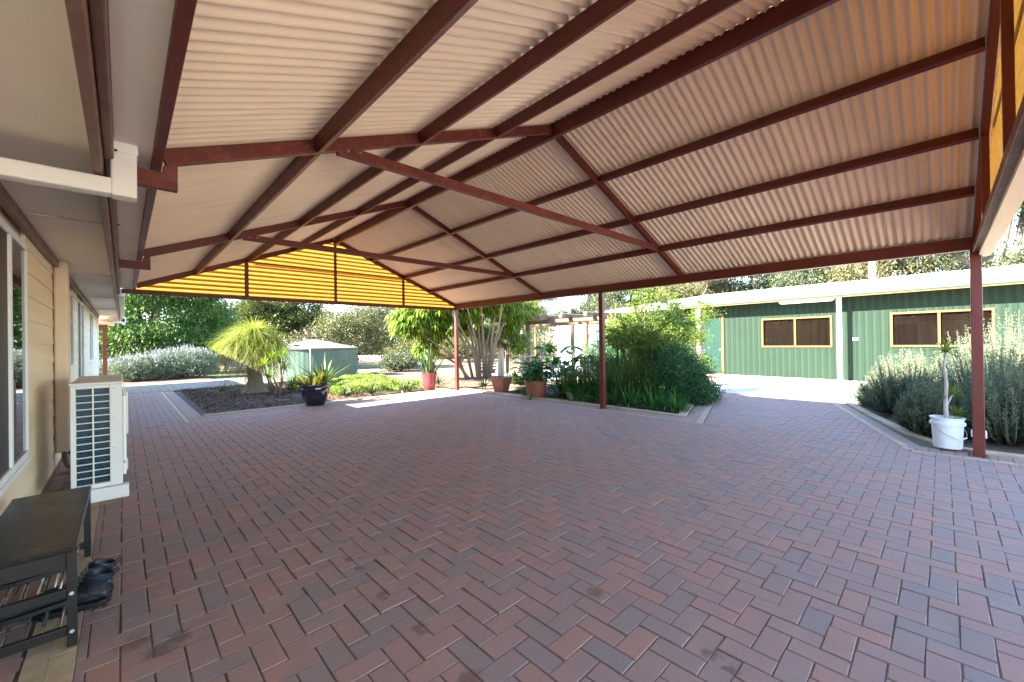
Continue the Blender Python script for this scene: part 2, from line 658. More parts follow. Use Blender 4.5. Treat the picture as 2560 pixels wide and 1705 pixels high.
TAN = mat('tan_aluminium', (0.11, 0.058, 0.02), rough=0.6, spec=0.15, var=0.06, scale=4)
CONC = mat('concrete_slab', (0.55, 0.50, 0.45), rough=0.85, var=0.10, scale=2.5, dirt=(0.33, 0.28, 0.24), dirt_amt=0.4, dscale=0.8, bump=0.2, bscale=120)
KERBM = mat('sandy_concrete', (0.40, 0.30, 0.20), rough=0.9, var=0.16, scale=6, dirt=(0.20, 0.15, 0.10), dirt_amt=0.6, dscale=3, bump=0.4, bscale=90)
MULCH = mat('mulch_soil', (0.085, 0.053, 0.036), rough=0.95, var=0.45, scale=14, bump=1.0, bscale=50, dirt=(0.15, 0.10, 0.07), dirt_amt=0.7, dscale=9)
LITTER = mat('leaf_litter_soil', (0.115, 0.07, 0.042), rough=0.95, var=0.4, scale=10, bump=0.8, bscale=60, dirt=(0.09, 0.06, 0.04), dirt_amt=0.7, dscale=5)
DRY = mat('dry_paddock', (0.135, 0.098, 0.058), rough=0.95, var=0.3, scale=0.6, bump=0.6, bscale=20, dirt=(0.06, 0.06, 0.022), dirt_amt=0.7, dscale=0.25)
BLACKM = mat('black_metal', (0.012, 0.011, 0.011), rough=0.45, var=0.2, scale=5)
PATHM = mat('grey_paver', (0.20, 0.175, 0.14), rough=0.85, var=0.14, scale=5, bump=0.25, bscale=100)
TANB = mat('tan_paver', (0.40, 0.305, 0.19), rough=0.85, var=0.14, scale=9, bump=0.3, bscale=120, dirt=(0.22, 0.16, 0.10), dirt_amt=0.5, dscale=5)
BARKG = mat('gum_bark', (0.15, 0.115, 0.09), rough=0.85, var=0.35, scale=2.5, stretch=(1, 1, 0.3), dirt=(0.06, 0.04, 0.03), dirt_amt=0.7, dscale=1.5)
BARKD = mat('dark_bark', (0.12, 0.085, 0.06), rough=0.9, var=0.35, scale=5, stretch=(1, 1, 0.25), bump=0.5, bscale=30)
BARKL = mat('pale_stem_bark', (0.17, 0.115, 0.075), rough=0.8, var=0.25, scale=6, stretch=(1, 1, 0.35), dirt=(0.09, 0.06, 0.04), dirt_amt=0.6, dscale=5)
LOG = mat('weathered_log', (0.085, 0.055, 0.036), rough=0.85, var=0.25, scale=5, stretch=(1, 1, 0.3), dirt=(0.08, 0.05, 0.035), dirt_amt=0.6, dscale=4, bump=0.4, bscale=40)
STOPS = [(0.0, (0.37, 0.189, 0.143)), (0.09, (0.343, 0.19, 0.152)), (0.36, (0.321, 0.192, 0.16)), (0.62, (0.301, 0.193, 0.165)), (0.84, (0.271, 0.192, 0.167)), (1.0, (0.248, 0.188, 0.169))]
BR_O = brickmat('paver_single', 'object', STOPS)
BR_I = brickmat('paver_field', 'island', STOPS)

# ---------------------------------------------------------------- ground
g = MB().add([(-500, -500, -.05), (700, -500, -.05), (700, 700, -.05), (-500, 700, -.05)], [(0, 1, 2, 3)]).build('ground', DRY)
tag(g, kind='structure')
tag(g, 'dry straw coloured paddock ground around the garden', None)

# ---------------------------------------------------------------- paving: bricks in a square herringbone
CELL = 0.1167
GAP = 0.0048
GX = 0.0066
TOPZ = 0.0


def clip(poly, conv):
    """clip polygon by a convex counter-clockwise polygon"""
    out = poly
    for i in range(len(conv)):
        a, b = conv[i], conv[(i + 1) % len(conv)]
        inp, out = out, []
        for j in range(len(inp)):
            p, q = inp[j], inp[(j + 1) % len(inp)]
            sp = (b[0] - a[0]) * (p[1] - a[1]) - (b[1] - a[1]) * (p[0] - a[0])
            sq = (b[0] - a[0]) * (q[1] - a[1]) - (b[1] - a[1]) * (q[0] - a[0])
            if sp >= 0:
                out.append(p)
            if (sp >= 0) != (sq >= 0):
                t = sp / (sp - sq)
                out.append((p[0] + (q[0] - p[0]) * t, p[1] + (q[1] - p[1]) * t))
        if not out:
            return []
    return out


def area(p):
    return 0.5 * sum(p[i][0] * p[(i + 1) % len(p)][1] - p[(i + 1) % len(p)][0] * p[i][1] for i in range(len(p)))


def brick_solid(mb, poly, z=0.0, th=0.03, ch=0.0038):
    n = len(poly)
    cx = sum(p[0] for p in poly) / n
    cy = sum(p[1] for p in poly) / n
    up = []
    for x, y in poly:
        d = math.hypot(cx - x, cy - y) or 1
        k = min(1.35 * ch / d, 0.5)
        up.append((x + (cx - x) * k, y + (cy - y) * k))
    b = len(mb.v)
    mb.v += [(x, y, z - th) for x, y in poly] + [(x, y, z - ch * .8) for x, y in poly] + [(x, y, z) for x, y in up]
    for i in range(n):
        j = (i + 1) % n
        mb.f += [(b + i, b + j, b + n + j, b + n + i), (b + n + i, b + n + j, b + 2 * n + j, b + 2 * n + i)]
    mb.f.append(tuple(b + 2 * n + i for i in range(n)))


def in_view(x, y):
    p = Vector((x, y, -EYE))
    d = p.dot(fwd)
    if d < 0.3:
        return None
    u, v = p.dot(RT) / d * 1022.67, p.dot(UP) / d * 1022.67
    if abs(u) > 1290 or abs(v) > 860:
        return None
    return EYE / (d ** 3)


paving = thing('paving', 'red and grey clay brick paving laid in herringbone', 'paving')
del paving['category']
tag(paving, kind='structure')
base = MB()
base.add([(-.66, -4, -.0045), (7.9, -4, -.0045), (7.95, 11.1, -.0045), (-.66, 11.1, -.0045)], [(0, 1, 2, 3)])
base.add([(-.66, 11.1, -.0045), (1.24, 11.1, -.0045), (1.24, 18.25, -.0045), (-.66, 18.25, -.0045)], [(0, 1, 2, 3)])
base.add([(7.9, .05, -.0045), (12.4, 1.6, -.0045), (12.4, 4.75, -.0045), (7.9, 3.5, -.0045)], [(0, 1, 2, 3)])
base.build('joint_sand', jointmat(), paving)

regions = [
    [(-.655, -4), (-.365, -4), (-.365, 18.2), (-.655, 18.2)],
    [(-.175, -4), (7.5, -4), (7.5, 10.335), (-.175, 10.335)],
    [(-.175, 10.335), (.875, 10.335), (.875, 18.2), (-.175, 18.2)],
    [(7.5, .335), (12.32, 1.95), (12.32, 4.38), (7.5, 2.95)],
    [(.97, 10.43), (7.5, 10.43), (7.5, 10.98), (.97, 10.98)],
]
OX, OY = 0.6785, 2.2925          # a joint crossing seen in the photograph
cand = []
for iy in range(-56, 140):
    for ix in range(-14, 104):
        s = (ix - iy) % 4
        if s == 0:
            r = (ix, iy, 2, 1)
        elif s == 3:
            r = (ix, iy, 1, 2)
        else:
            continue
        x0, y0 = OX + r[0] * CELL + GX / 2, OY + r[1] * CELL + GAP / 2
        x1, y1 = OX + (r[0] + r[2]) * CELL - GX / 2, OY + (r[1] + r[3]) * CELL - GAP / 2
        if x1 < -.66 or x0 > 12.4 or y1 < -4 or y0 > 18.3:
            continue
        rect = [(x0, y0), (x1, y0), (x1, y1), (x0, y1)]
        for ri, reg in enumerate(regions):
            c = clip(rect, reg)
            if len(c) >= 3 and area(c) > 0.0012:
                full = area(c) > 0.98 * area(rect)
                cand.append((c, full, r[2] == 2, (x0 + x1) / 2, (y0 + y1) / 2))
score = []
for i, (c, full, hor, x, y) in enumerate(cand):
    w = in_view(x, y) if full else None
    score.append((w or 0, i))
score.sort(reverse=True)
single = set(i for w, i in score[:300] if w > 0)
bh, bv = MB(), MB()
hx, hy = CELL - GX / 2, CELL / 2 - GAP / 2
vx, vy = CELL / 2 - GX / 2, CELL - GAP / 2
brick_solid(bh, [(-hx, -hy), (hx, -hy), (hx, hy), (-hx, hy)])
brick_solid(bv, [(-vx, -vy), (vx, -vy), (vx, vy), (-vx, vy)])
mh, mv = bh.mesh('brick'), bv.mesh('brick')
mh.materials.append(BR_O)
mv.materials.append(BR_O)
field = MB()
for i, (c, full, hor, x, y) in enumerate(cand):
    dz = max(-.002, min(.003, random.gauss(0, 0.0016)))
    if i in single:
        o = bpy.data.objects.new('brick', mh if hor else mv)
        o.location = (x + random.gauss(0, .0008), y + random.gauss(0, .0008), dz)
        o.rotation_euler = (random.gauss(0, .005), random.gauss(0, .005), random.gauss(0, .008))
        o.parent = paving
        col.objects.link(o)
    else:
        jx, jy = random.gauss(0, .0008), random.gauss(0, .0008)
        brick_solid(field, [(a + jx, b + jy) for a, b in c], dz)


def row(p0, p1, along, across, store, z=0.0, gap=0.006):
    """a course of pieces along a line, to the left of it"""
    p0, p1 = Vector(p0).to_2d(), Vector(p1).to_2d()
    d = (p1 - p0)
    n = max(1, round(d.length / along))
    d /= n
    u = d.normalized()
    w = Vector((-u.y, u.x))
    for i in range(n):
        a = p0 + d * i + u * gap / 2
        b = p0 + d * (i + 1) - u * gap / 2
        q = [a + w * gap / 2, b + w * gap / 2, b + w * (across - gap / 2), a + w * (across - gap / 2)]
        store([(v.x, v.y) for v in q], z + random.gauss(0, .0012))


# brick courses outside the tan lines
S = lambda p, z: brick_solid(field, p, z)
row((.97, 18.2), (.97, 11.0), .118, .25, S)
row((7.6, -4), (7.6, .26), .118, -.30, S)
row((7.6, 3.12), (7.6, 10.98), .118, -.30, S)
row((7.72, .16), (12.4, 1.72), .118, .18, S)
row((7.9, 3.18), (12.3, 4.47), .118, .25, S)
fo = field.build('bricks', BR_I, paving)
tag(fo, kind='stuff')

# tan edging lines, each paver a piece
def tanrow(p0, p1, along, across):
    def st(p, z):
        mb = MB()
        cx = sum(a for a, b in p) / 4
        cy = sum(b for a, b in p) / 4
        brick_solid(mb, [(a - cx, b - cy) for a, b in p], 0)
        o = mb.build('edging_paver', TANB, paving)
        o.location = (cx, cy, z + .001)
    row(p0, p1, along, across, st)


tanrow((-.27, -1), (-.27, 18.2), .40, -.09)
tanrow((-.27, -1), (-.27, 12.0), .40, .09)
tanrow((.88, 18.2), (.88, 10.34), .23, .085)
tanrow((.97, 10.34), (7.5, 10.34), .23, .085)
tanrow((7.5, 10.98), (7.5, 2.98), .23, .09)
tanrow((7.5, .30), (7.5, -4), .23, .09)
tanrow((7.6, .26), (12.32, 1.84), .23, .10)
tanrow((7.6, 3.0), (12.32, 4.40), .23, .12)

# ---------------------------------------------------------------- concrete, kerbs, path, beds
sl = MB().prism([(12.40, -9), (17.62, -9), (18.2, 16), (12.40, 16)], 'z', -.2, -.003)
tag(sl.build('concrete_slab', CONC), 'sunlit pale concrete apron in front of the green shed', kind='structure')
jt = MB().box(14.2, 14.215, -9, 14, -.003, -.001)
jt.build('saw_cut', mat('saw_cut_dark', (.1, .085, .07), .9), bpy.data.objects['concrete_slab'])
jt = MB().box(12.4, 17.6, 3.2, 3.214, -.003, -.0005)
jt.build('saw_cut', MATS['saw_cut_dark'], bpy.data.objects['concrete_slab'])


def kerb(name, label, pts, w, h):
    mb = MB()
    k = len(pts)
    vs = []
    for i, p in enumerate(pts):
        a = Vector(pts[max(i - 1, 0)])
        b = Vector(pts[min(i + 1, k - 1)])
        u = (b - a).normalized()
        nrm = Vector((-u.y, u.x))
        p = Vector(p)
        q = p + nrm * w
        vs += [(p.x, p.y, -.05), (q.x, q.y, -.05), (q.x, q.y, h), (p.x, p.y, h)]
    fs = []
    for i in range(k - 1):
        b = i * 4
        for j in range(4):
            j2 = (j + 1) % 4
            fs.append((b + j, b + j2, b + 4 + j2, b + 4 + j))
    fs += [(0, 1, 2, 3), tuple(4 * (k - 1) + j for j in (3, 2, 1, 0))]
    mb.add(vs, fs)
    return tag(mb.build(name, KERBM, bevel=.012), label, kind='structure')


kerb('kerb', 'sandy concrete kerb along the front of the mulched bed', [(1.24, 11.0), (4, 11.0), (7.95, 11.0)], .13, .025)
kerb('kerb', 'sandy concrete kerb along the shaded shrub bed and its corner', [(7.92, 10.9), (7.92, 7), (7.92, 5), (7.93, 3.46), (9.7, 4.02), (12.3, 4.75)], .24, .022)
kerb('kerb', 'mossy concrete kerb along the rosemary bed', [(12.5, 1.72), (10.3, .98), (8.75, .42), (8.05, .05), (7.93, -.3), (7.93, -4)], .13, .03)

dw = MB().prism([(-9, -60), (30, -60), (30, -9.02), (12.39, -9.02), (12.39, -4.02), (-.6, -4.02), (-.6, -9), (-9, -9)], 'z', -.2, -.006)  # unseen pale ground, added to bounce sunlight up under the roof
tag(dw.build('bounce_ground', mat('pale_bounce_surface', (.50, .43, .34), .95, var=.2, scale=30, bump=.5, bscale=60)), 'unseen pale ground added behind the camera to bounce light', kind='structure')

# grey paver path, stack laid
pp = thing('path', 'pale grey paver path beyond the mulched bed', None)
tag(pp, kind='structure')
MB().add([(-.66, 18.25, -.016), (3.9, 18.6, -.016), (12, 22.5, -.016), (12, 24.6, -.016), (4.2, 23.5, -.016), (-1.5, 23.9, -.016)], [(0, 1, 2, 3, 4, 5)]).build('bedding', mat('path_joint', (.13, .11, .085), .95), pp)
field2 = MB()
preg = [(-.66, 18.27), (3.9, 18.6), (9, 21.1), (9, 24.1), (4.2, 23.48), (-1.5, 23.88)]
cnt = 0
for iy in range(0, 27):
    for ix in range(-7, 42):
        x0 = -.0 + ix * .23
        y0 = 18.27 + iy * .23
        c = clip([(x0 + .004, y0 + .004), (x0 + .226, y0 + .004), (x0 + .226, y0 + .226), (x0 + .004, y0 + .226)], preg)
        if len(c) > 2 and area(c) > .004:
            brick_solid(field2, c, -.002 + random.gauss(0, .001))
tag(field2.build('pavers', PATHM, pp), kind='stuff')
lawn = MB().add([(2.6, 24.2, -.03), (16, 25.5, -.03), (16, 30, -.03), (2.4, 30.5, -.03)], [(0, 1, 2, 3)])
tag(lawn.build('lawn', mat('lawn_soil', (.07, .10, .025), .95, var=.3, scale=4)), 'thin strip of green lawn beyond the path', kind='structure')


def bed(name, label, poly, m, mound, step=.16, seed=1):
    """soil surface with a low mound and rough top"""
    xs = [p[0] for p in poly]
    ys = [p[1] for p in poly]
    r = random.Random(seed)
    mb = MB()
    nx = max(2, int((max(xs) - min(xs)) / step))
    ny = max(2, int((max(ys) - min(ys)) / step))
    idx = {}

    def inside(x, y):
        dmin = 9
        for i in range(len(poly)):
            a, b = poly[i], poly[(i + 1) % len(poly)]
            l = math.hypot(b[0] - a[0], b[1] - a[1])
            d = ((b[0] - a[0]) * (y - a[1]) - (b[1] - a[1]) * (x - a[0])) / l
            dmin = min(dmin, d)
        return dmin
    for j in range(ny + 1):
        for i in range(nx + 1):
            x = min(xs) + (max(xs) - min(xs)) * i / nx
            y = min(ys) + (max(ys) - min(ys)) * j / ny
            d = inside(x, y)
            if d > -step * 1.0:
                # pull edge points to the outline
                z = -.012 + mound * min(1, max(0, d) / .8) + r.uniform(-.012, .016) * (1 if d > .1 else .3)
                idx[(i, j)] = len(mb.v)
                if d < 0:
                    cx, cy = sum(xs) / len(xs), sum(ys) / len(ys)
                    for _ in range(30):
                        if inside(x, y) >= -.002:
                            break
                        x += (cx - x) * .04
                        y += (cy - y) * .04
                mb.v.append((x, y, z))
    for j in range(ny):
        for i in range(nx):
            q = [(i, j), (i + 1, j), (i + 1, j + 1), (i, j + 1)]
            if all(k in idx for k in q):
                mb.f.append(tuple(idx[k] for k in q))
    return tag(mb.build(name, m, smooth=True), label, kind='structure')


BED1 = [(1.24, 11.1), (7.95, 11.1), (7.95, 19.5), (4.0, 18.5), (1.24, 18.25)]
bed('mulch_bed', 'dark mulch bed between the path and the brick paving', [(1.24, 11.1), (5.2, 11.1), (5.2, 18.9), (4.0, 18.5), (1.24, 18.25)], MULCH, .05)
bed('litter_bed', 'sunlit bed of dry leaf litter round the many stemmed tree', [(5.2, 11.1), (8.1, 11.1), (8.15, 9.4), (12.2, 9.4), (13, 18), (5.2, 18.9)], LITTER, .05, seed=4)
bed('shrub_bed', 'shaded soil of the shrub bed along the carport', [(8.14, 3.7), (9.6, 4.2), (12.3, 4.95), (12.3, 9.4), (8.14, 9.4)], MULCH, .03, seed=2)
bed('rosemary_bed', 'soil of the rosemary bed behind the white bucket', [(8.05, -4), (12.38, -4), (12.38, 1.55), (10.3, .8), (8.75, .25), (8.05, -.2)], MULCH, .03, seed=3)
bed('lavender_bed', 'red brown mulch under the lavender', [(-2, 23.95), (3.0, 23.6), (3.0, 29), (-2, 29)], mat('red_mulch', (.13, .055, .03), .95, var=.4, scale=12, bump=.8), .03, step=.3)

# mulch chips: thousands of small flakes
def chips(name, label, poly, n, c):
    V, F = [], []
    P = []
    xs = [p[0] for p in poly]
    ys = [p[1] for p in poly]
    while len(P) < n:
        x, y = random.uniform(min(xs), max(xs)), random.uniform(min(ys), max(ys))
        ok = all((poly[(i + 1) % len(poly)][0] - poly[i][0]) * (y - poly[i][1]) - (poly[(i + 1) % len(poly)][1] - poly[i][1]) * (x - poly[i][0]) > 0 for i in range(len(poly)))
        if ok:
            P.append((x, y, .045 + random.uniform(-.01, .015)))
    P = np.array(P)
    D = unit(n) * np.array([1, 1, .25])
    v, f = leaf_quads(P, D, .04 + .08 * RNG.random(n), .006 + .010 * RNG.random(n))
    o = link(name, fast_mesh(name, v, f), leafmat('chip_' + c[0], c[1], trans=0.0, rough=.9, spec=.1, clump=.5), None)
    return tag(o, label, kind='stuff')


chips('bark_chips', 'loose bark chips and twigs scattered over the dark mulch bed', [(1.35, 11.2), (5.2, 11.2), (5.2, 18.6), (1.35, 18.2)], 16000, ('dark', [(.07, .04, .026), (.14, .085, .055), (.22, .145, .10), (.40, .31, .24)]))
chips('dry_leaves', 'dry fallen leaves scattered round the many stemmed tree', [(5.2, 11.2), (8.2, 11.2), (12, 9.6), (12.5, 16), (5.2, 17)], 5000, ('dry', [(.10, .055, .03), (.26, .15, .085), (.38, .25, .15), (.30, .16, .08)]))
chips('fallen_leaves', 'brown fallen leaves on the shaded shrub bed', [(8.2, 4.0), (12, 5.1), (12, 9.3), (8.2, 9.3)], 2500, ('shade', [(.03, .018, .012), (.10, .055, .03), (.20, .11, .06)]))

n = 420
P = np.stack([RNG.random(n) * 7.5 - .1, RNG.random(n) * 11.5 - 1.5, np.full(n, .004)], 1)
V, F = leaf_quads(P, unit(n) * np.array([1, 1, .08]), .006 + .022 * RNG.random(n) ** 3, .005 + .006 * RNG.random(n))
V[:, 2] = np.maximum(V[:, 2], .003)
tag(link('grit', fast_mesh('grit', V, F), leafmat('grit_bits', [(.05, .03, .02), (.25, .2, .15), (.55, .5, .45), (.9, .88, .82)], trans=0.0, rough=.9, clump=.3), None), 'tiny bits of grit and leaf scattered on the brick paving', kind='stuff')
# ---------------------------------------------------------------- house on the left
XW = -.62
Y0, Y1 = -3.5, 19.4
H = thing('house', 'cream weatherboard house with brown fascia along the left of the carport', 'house', (XW, 0, 0))


def hb(name, m, x0, x1, y0, y1, z0, z1, parent=None, bevel=0):
    """a box of the house in world coordinates"""
    return box(name, m, parent or H, x0 - XW, x1 - XW, y0, y1, z0, z1, bevel)


op = [(3.2, 5.56, .56, 2.42), (8.85, 10.2, 1.18, 2.42), (11.1, 12.75, .05, 2.45), (14.95, 16.4, 1.15, 2.47)]
hb('wall', CREAMP, -8.6, XW - .03, Y0, Y1, -.05, 2.7)
rows_z = [(.05 + .2145 * i, .05 + .2145 * (i + 1)) for i in range(12)]
for z0, z1 in rows_z:
    cuts = [(Y0, Y1)]
    for (a, b, c, d) in op:
        if z1 > c - .02 and z0 < d + .02:
            new = []
            for (p, q) in cuts:
                if b <= p or a >= q:
                    new.append((p, q))
                else:
                    if a > p:
                        new.append((p, a))
                    if b < q:
                        new.append((b, q))
            cuts = new
    for (p, q) in cuts:
        # butt joint by the duct cover
        segs = [(p, 7.42), (7.46, q)] if p < 7.4 < q else [(p, q)]
        for (s, e) in segs:
            mb = MB().prism([(-.028, z0), (.006, z0), (.006, z0 + .012), (-.006, z1 + .004), (-.028, z1 + .004)], 'y', s, e)
            mb.build('weatherboard', CREAM, H)
for i, (a, b, c, d) in enumerate(op):
    w = hb('window', SCREEN, XW - .06, XW - .035, a, b, c, d)
    for nm, (ya, yb, za, zb) in (('frame', (a, b, d - .055, d)), ('frame', (a, b, c, c + .055)), ('frame', (a, a + .04, c + .055, d - .055)), ('frame', (b - .022, b, c + .055, d - .055))):
        hb('frame', WHITEP, XW - .034, XW + .012, ya, yb, za, zb, w, .003)
    mid = {0: 4.83}.get(i, (a + b) / 2)
    hb('mullion', WHITEP, XW - .03, XW + .014, mid - .035, mid + .035, c + .056, d - .056, w, .004)
    hb('pane', GLASS, XW - .026, XW - .004, mid + .036, b - .023, c + .056, d - .056, w)
    hb('flyscreen', SCREEN, XW - .012, XW - .002, a + .056, mid - .036, c + .056, d - .056, w)
    if c > .2:
        hb('sill', WHITEP, XW - .03, XW + .022, a - .03, b + .03, c - .04, c - .001, w, .004)
# trim over the boards, soffit, fascia and gutter
hb('cornice', BROWN, XW + .007, XW + .055, Y0, Y1, 2.50, 2.585, bevel=.006)
hb('soffit', SOFFIT, XW - .02, -.112, Y0, Y1 + .5, 2.586, 2.60)
for y in (1.4, 5.0, 8.6, 12.2, 15.8):
    hb('soffit_joint', CREAMP, XW + .056, -.12, y, y + .03, 2.578, 2.5855)
hb('fascia', BROWN, -.111, -.072, Y0, Y1 + .5, 2.46, 2.70, bevel=.005)
hb('gutter', BROWN, -.0705, -.03, Y0, 11.2, 2.55, 2.68, bevel=.008)
hb('gutter', WHITEP, -.0705, .03, 11.25, Y1 + .5, 2.53, 2.66, bevel=.01)
hb('barge_board', WHITEP, XW - .02, -.05, Y1 + .5, Y1 + .54, 2.44, 2.70)
for y in np.arange(1.25, 11, 1.9):
    MB().tube([(-.028 - XW, y, 2.60), (-.016 - XW, y, 2.60)], [.007, .006], 6).build('gutter_bolt', BLACKM, H)
rp = [(-.03 - XW, 2.72), (-4.6 - XW, 4.45), (-9.2 - XW, 2.72), (-9.2 - XW, 2.67), (-4.6 - XW, 4.40), (-.03 - XW, 2.67)]
MB().prism(rp, 'y', Y0 - .3, Y1 + .52).build('roof', ROOFW, H)
MB().prism([(-.7 - XW, 2.7), (-4.6 - XW, 4.35), (-8.5 - XW, 2.7)], 'y', Y1 - .1, Y1 - .02).build('gable_wall', CREAMP, H)
hb('corner_board', WHITEP, XW - .01, XW + .03, Y1 - .12, Y1 + .02, .0, 2.5)
# cover for pipes to the air conditioner
hb('pipe_cover', CREAMP, XW + .007, XW + .13, 7.47, 7.66, .22, 2.585, bevel=.02)
MB().tube([(.08, 7.5, .3), (.09, 7.5, .12), (.12, 7.45, .05), (.2, 7.3, .03)], .03, 8).build('pipe', mat('grey_pipe', (.16, .15, .15), .5), H, smooth=True)
MB().tube([(.10, 7.6, .3), (.16, 7.62, .14), (.3, 7.55, .1), (.42, 7.3, .2)], .035, 8).build('pipe', mat('black_lagging', (.012, .012, .012), .8), H, smooth=True)
# white downpipe crossing under the eave
dp = MB()
dp.box(.0, .68 - .0, 3.17, 3.27, 2.36, 2.45)
dp.box(.575, .685, 3.165, 3.275, 2.355, 2.68)
dp.box(-.0, .07, 3.17, 3.27, .1, 2.36)
dp.build('downpipe', WHITE, H, bevel=.012, seg=3)
MB().box(.57, .69, 3.16, 3.28, 2.60, 2.685).build('downpipe_collar', WHITE, H, bevel=.003)
MB().box(XW + .72 + .5, XW + 1.32, Y1 + .25, Y1 + .33, 2.40, 2.53).box(.6, .68, Y1 + .25, Y1 + .33, 2.3, 2.6).box(.02, .66, Y1 + .26, Y1 + .32, 2.36, 2.43).build('downpipe', WHITE, H, bevel=.01)

# soffit light fitting, small
MB().lathe([(.0, 2.578), (.035, 2.578), (.04, 2.5865)], 16, (.28, 5.05, 0)).build('ceiling_button', WHITE, H)

# verandah beyond the house
v = thing('verandah', 'red posted verandah at the far end of the cream house', 'verandah', (-.5, 21.6, 0))
box('post', RED, v, -.06, .06, -.06, .06, -.05, 2.25, .006)
box('beam', RED, v, -3.5, .08, -.05, .05, 2.252, 2.38)
MB().prism([(-4, 2.75), (.25, 2.39), (.25, 2.47), (-4, 2.85)], 'y', -2.0, 1.6).build('roof', CREAMP, v)
# ---------------------------------------------------------------- carport
XR, ZR = 3.975, 4.15          # ridge: underside of the rafters
SL = 0.398
XE = 7.76
FY = [-.30, 3.39, 7.03, 10.75]
CP = thing('carport', 'gabled red steel carport with beige corrugated roof and yellow gable ends', 'carport', (XE, 5.2, 0))
OFF = Vector((XE, 5.2, 0))


def zb(x):
    return ZR - SL * abs(x - XR)


def cbm(name, m, a, b, w, h, up=(0, 0, 1), bevel=.004):
    o = MB().beam(Vector(a) - OFF, Vector(b) - OFF, w, h, up).build(name, m, CP, bevel=bevel)
    return o


def cbox(name, m, x0, x1, y0, y1, z0, z1, bevel=.004):
    return box(name, m, CP, x0 - OFF.x, x1 - OFF.x, y0 - OFF.y, y1 - OFF.y, z0, z1, bevel)


th = math.atan(SL)
ZINC = mat('zinc_bolt', (.35, .34, .33), .4, metal=.7)
for y in (-.30, 5.24, 10.75):
    p = cbox('post', RED, XE - .05, XE + .05, y - .05, y + .05, -.05, 2.583, .006)
    cbox('base_plate', RED, XE - .085, XE + .085, y - .085, y + .085, -.004, .008, .002)
    for dx in (-.068, .068):
        for dy in (-.068, .068):
            MB().tube([Vector((XE + dx, y + dy, .008)) - OFF, Vector((XE + dx, y + dy, .022)) - OFF], .009, 6).build('anchor_bolt', ZINC, CP)
for y, s in ((-.30, 0),):
    for dy in (-.074, .052):
        b = box('power_outlet', WHITE, CP, XE - .03 - OFF.x, XE + .03 - OFF.x, y + dy + (.008 if dy < 0 else 0) - OFF.y, y + dy + (.022 if dy < 0 else .014) - OFF.y, .23, .32, .003)
cbox('eave_beam', RED, XE - .052, XE + .052, -.36, 10.81, 2.585, 2.745, .005)
MB().tube([Vector((XE + .09, 10.86, 2.6)) - OFF, Vector((XE + .09, 10.86, .2)) - OFF, Vector((XE + .11, 10.86, .1)) - OFF, Vector((XE + .17, 10.86, .04)) - OFF], .035, 8).build('downpipe', RED, CP, smooth=True)
# longitudinal beam and box gutter at the house side
cbox('wall_beam', RED, .135, .183, -.36, 10.81, 2.62, 2.76)
cbox('box_gutter', SOFFIT, -.028, .134, -.36, 10.81, 2.655, 2.70, 0)
cbox('cover_flashing', BEIGE, -.075, .12, -.42, 10.83, 2.7005, 2.706, 0)
# rafters, ties, brackets
for i, y in enumerate(FY):
    for s in (-1, 1):
        x_end = .19 if s < 0 else XE - .053
        a = Vector((x_end, y, zb(x_end) + .054))
        b = Vector((XR + s * .03, y, zb(XR + s * .03) + .054))
        cbm('rafter', REDW if i in (1,) and s < 0 else RED, a, b, .055, .10)
    if i in (1, 2):
        cbm('collar_tie', REDW if i == 1 else RED, (1.28, y, 3.10), (6.72, y, 3.10), .052, .09)
        for bx_, bz_ in ((1.36, 3.10), (1.46, 3.115), (6.64, 3.10), (6.54, 3.115)):
            MB().tube([Vector((bx_, y - .026, bz_)) - OFF, Vector((bx_, y - .036, bz_)) - OFF], .011, 6).build('bolt', ZINC, CP)
        mb = MB()
        q = [(-.028, 2.50), (.262, 2.50), (.262, zb(.262)), (.19, zb(.19)), (.19, 2.60), (-.028, 2.60)]
        mb.prism([(px - OFF.x, pz) for px, pz in q], 'y', y - .030 - OFF.y, y + .030 - OFF.y)
        mb.build('bracket', REDW if i == 1 else RED, CP, bevel=.004)
# purlins
PX = [1.12, 2.05, 2.99]
PXR = [4.96, 5.92, 6.77]
for x in PX + PXR:
    s = -1 if x < XR else 1
    for yf in FY[1:3]:
        for sg in (-1, 1):
            MB().box(x - .03 - OFF.x, x + .03 - OFF.x, yf + sg * .030 - OFF.y, yf + sg * .036 - OFF.y, zb(x) + .012, zb(x) + .10).build('cleat', RED, CP)
    for j in range(3):
        ya, yb = FY[j] + .038, FY[j + 1] - .038
        c = Vector((x, 0, zb(x) + .054))
        o = cbm('purlin', RED, (x, ya, c.z), (x, yb, c.z), .05, .105, (math.sin(th) * s, 0, math.cos(th)))
rb = MB()
rb.beam(Vector((XR, -.36, ZR + .03)) - OFF, Vector((XR, 10.81, ZR + .03)) - OFF, .058, .19)
rb.build('ridge_beam', RED, CP, bevel=.004)
cbm('ridge_angle', RED, (XR + .05, -.3, ZR + .04), (XR + .05, 10.78, ZR + .04), .045, .012, (math.sin(th), 0, math.cos(th)))


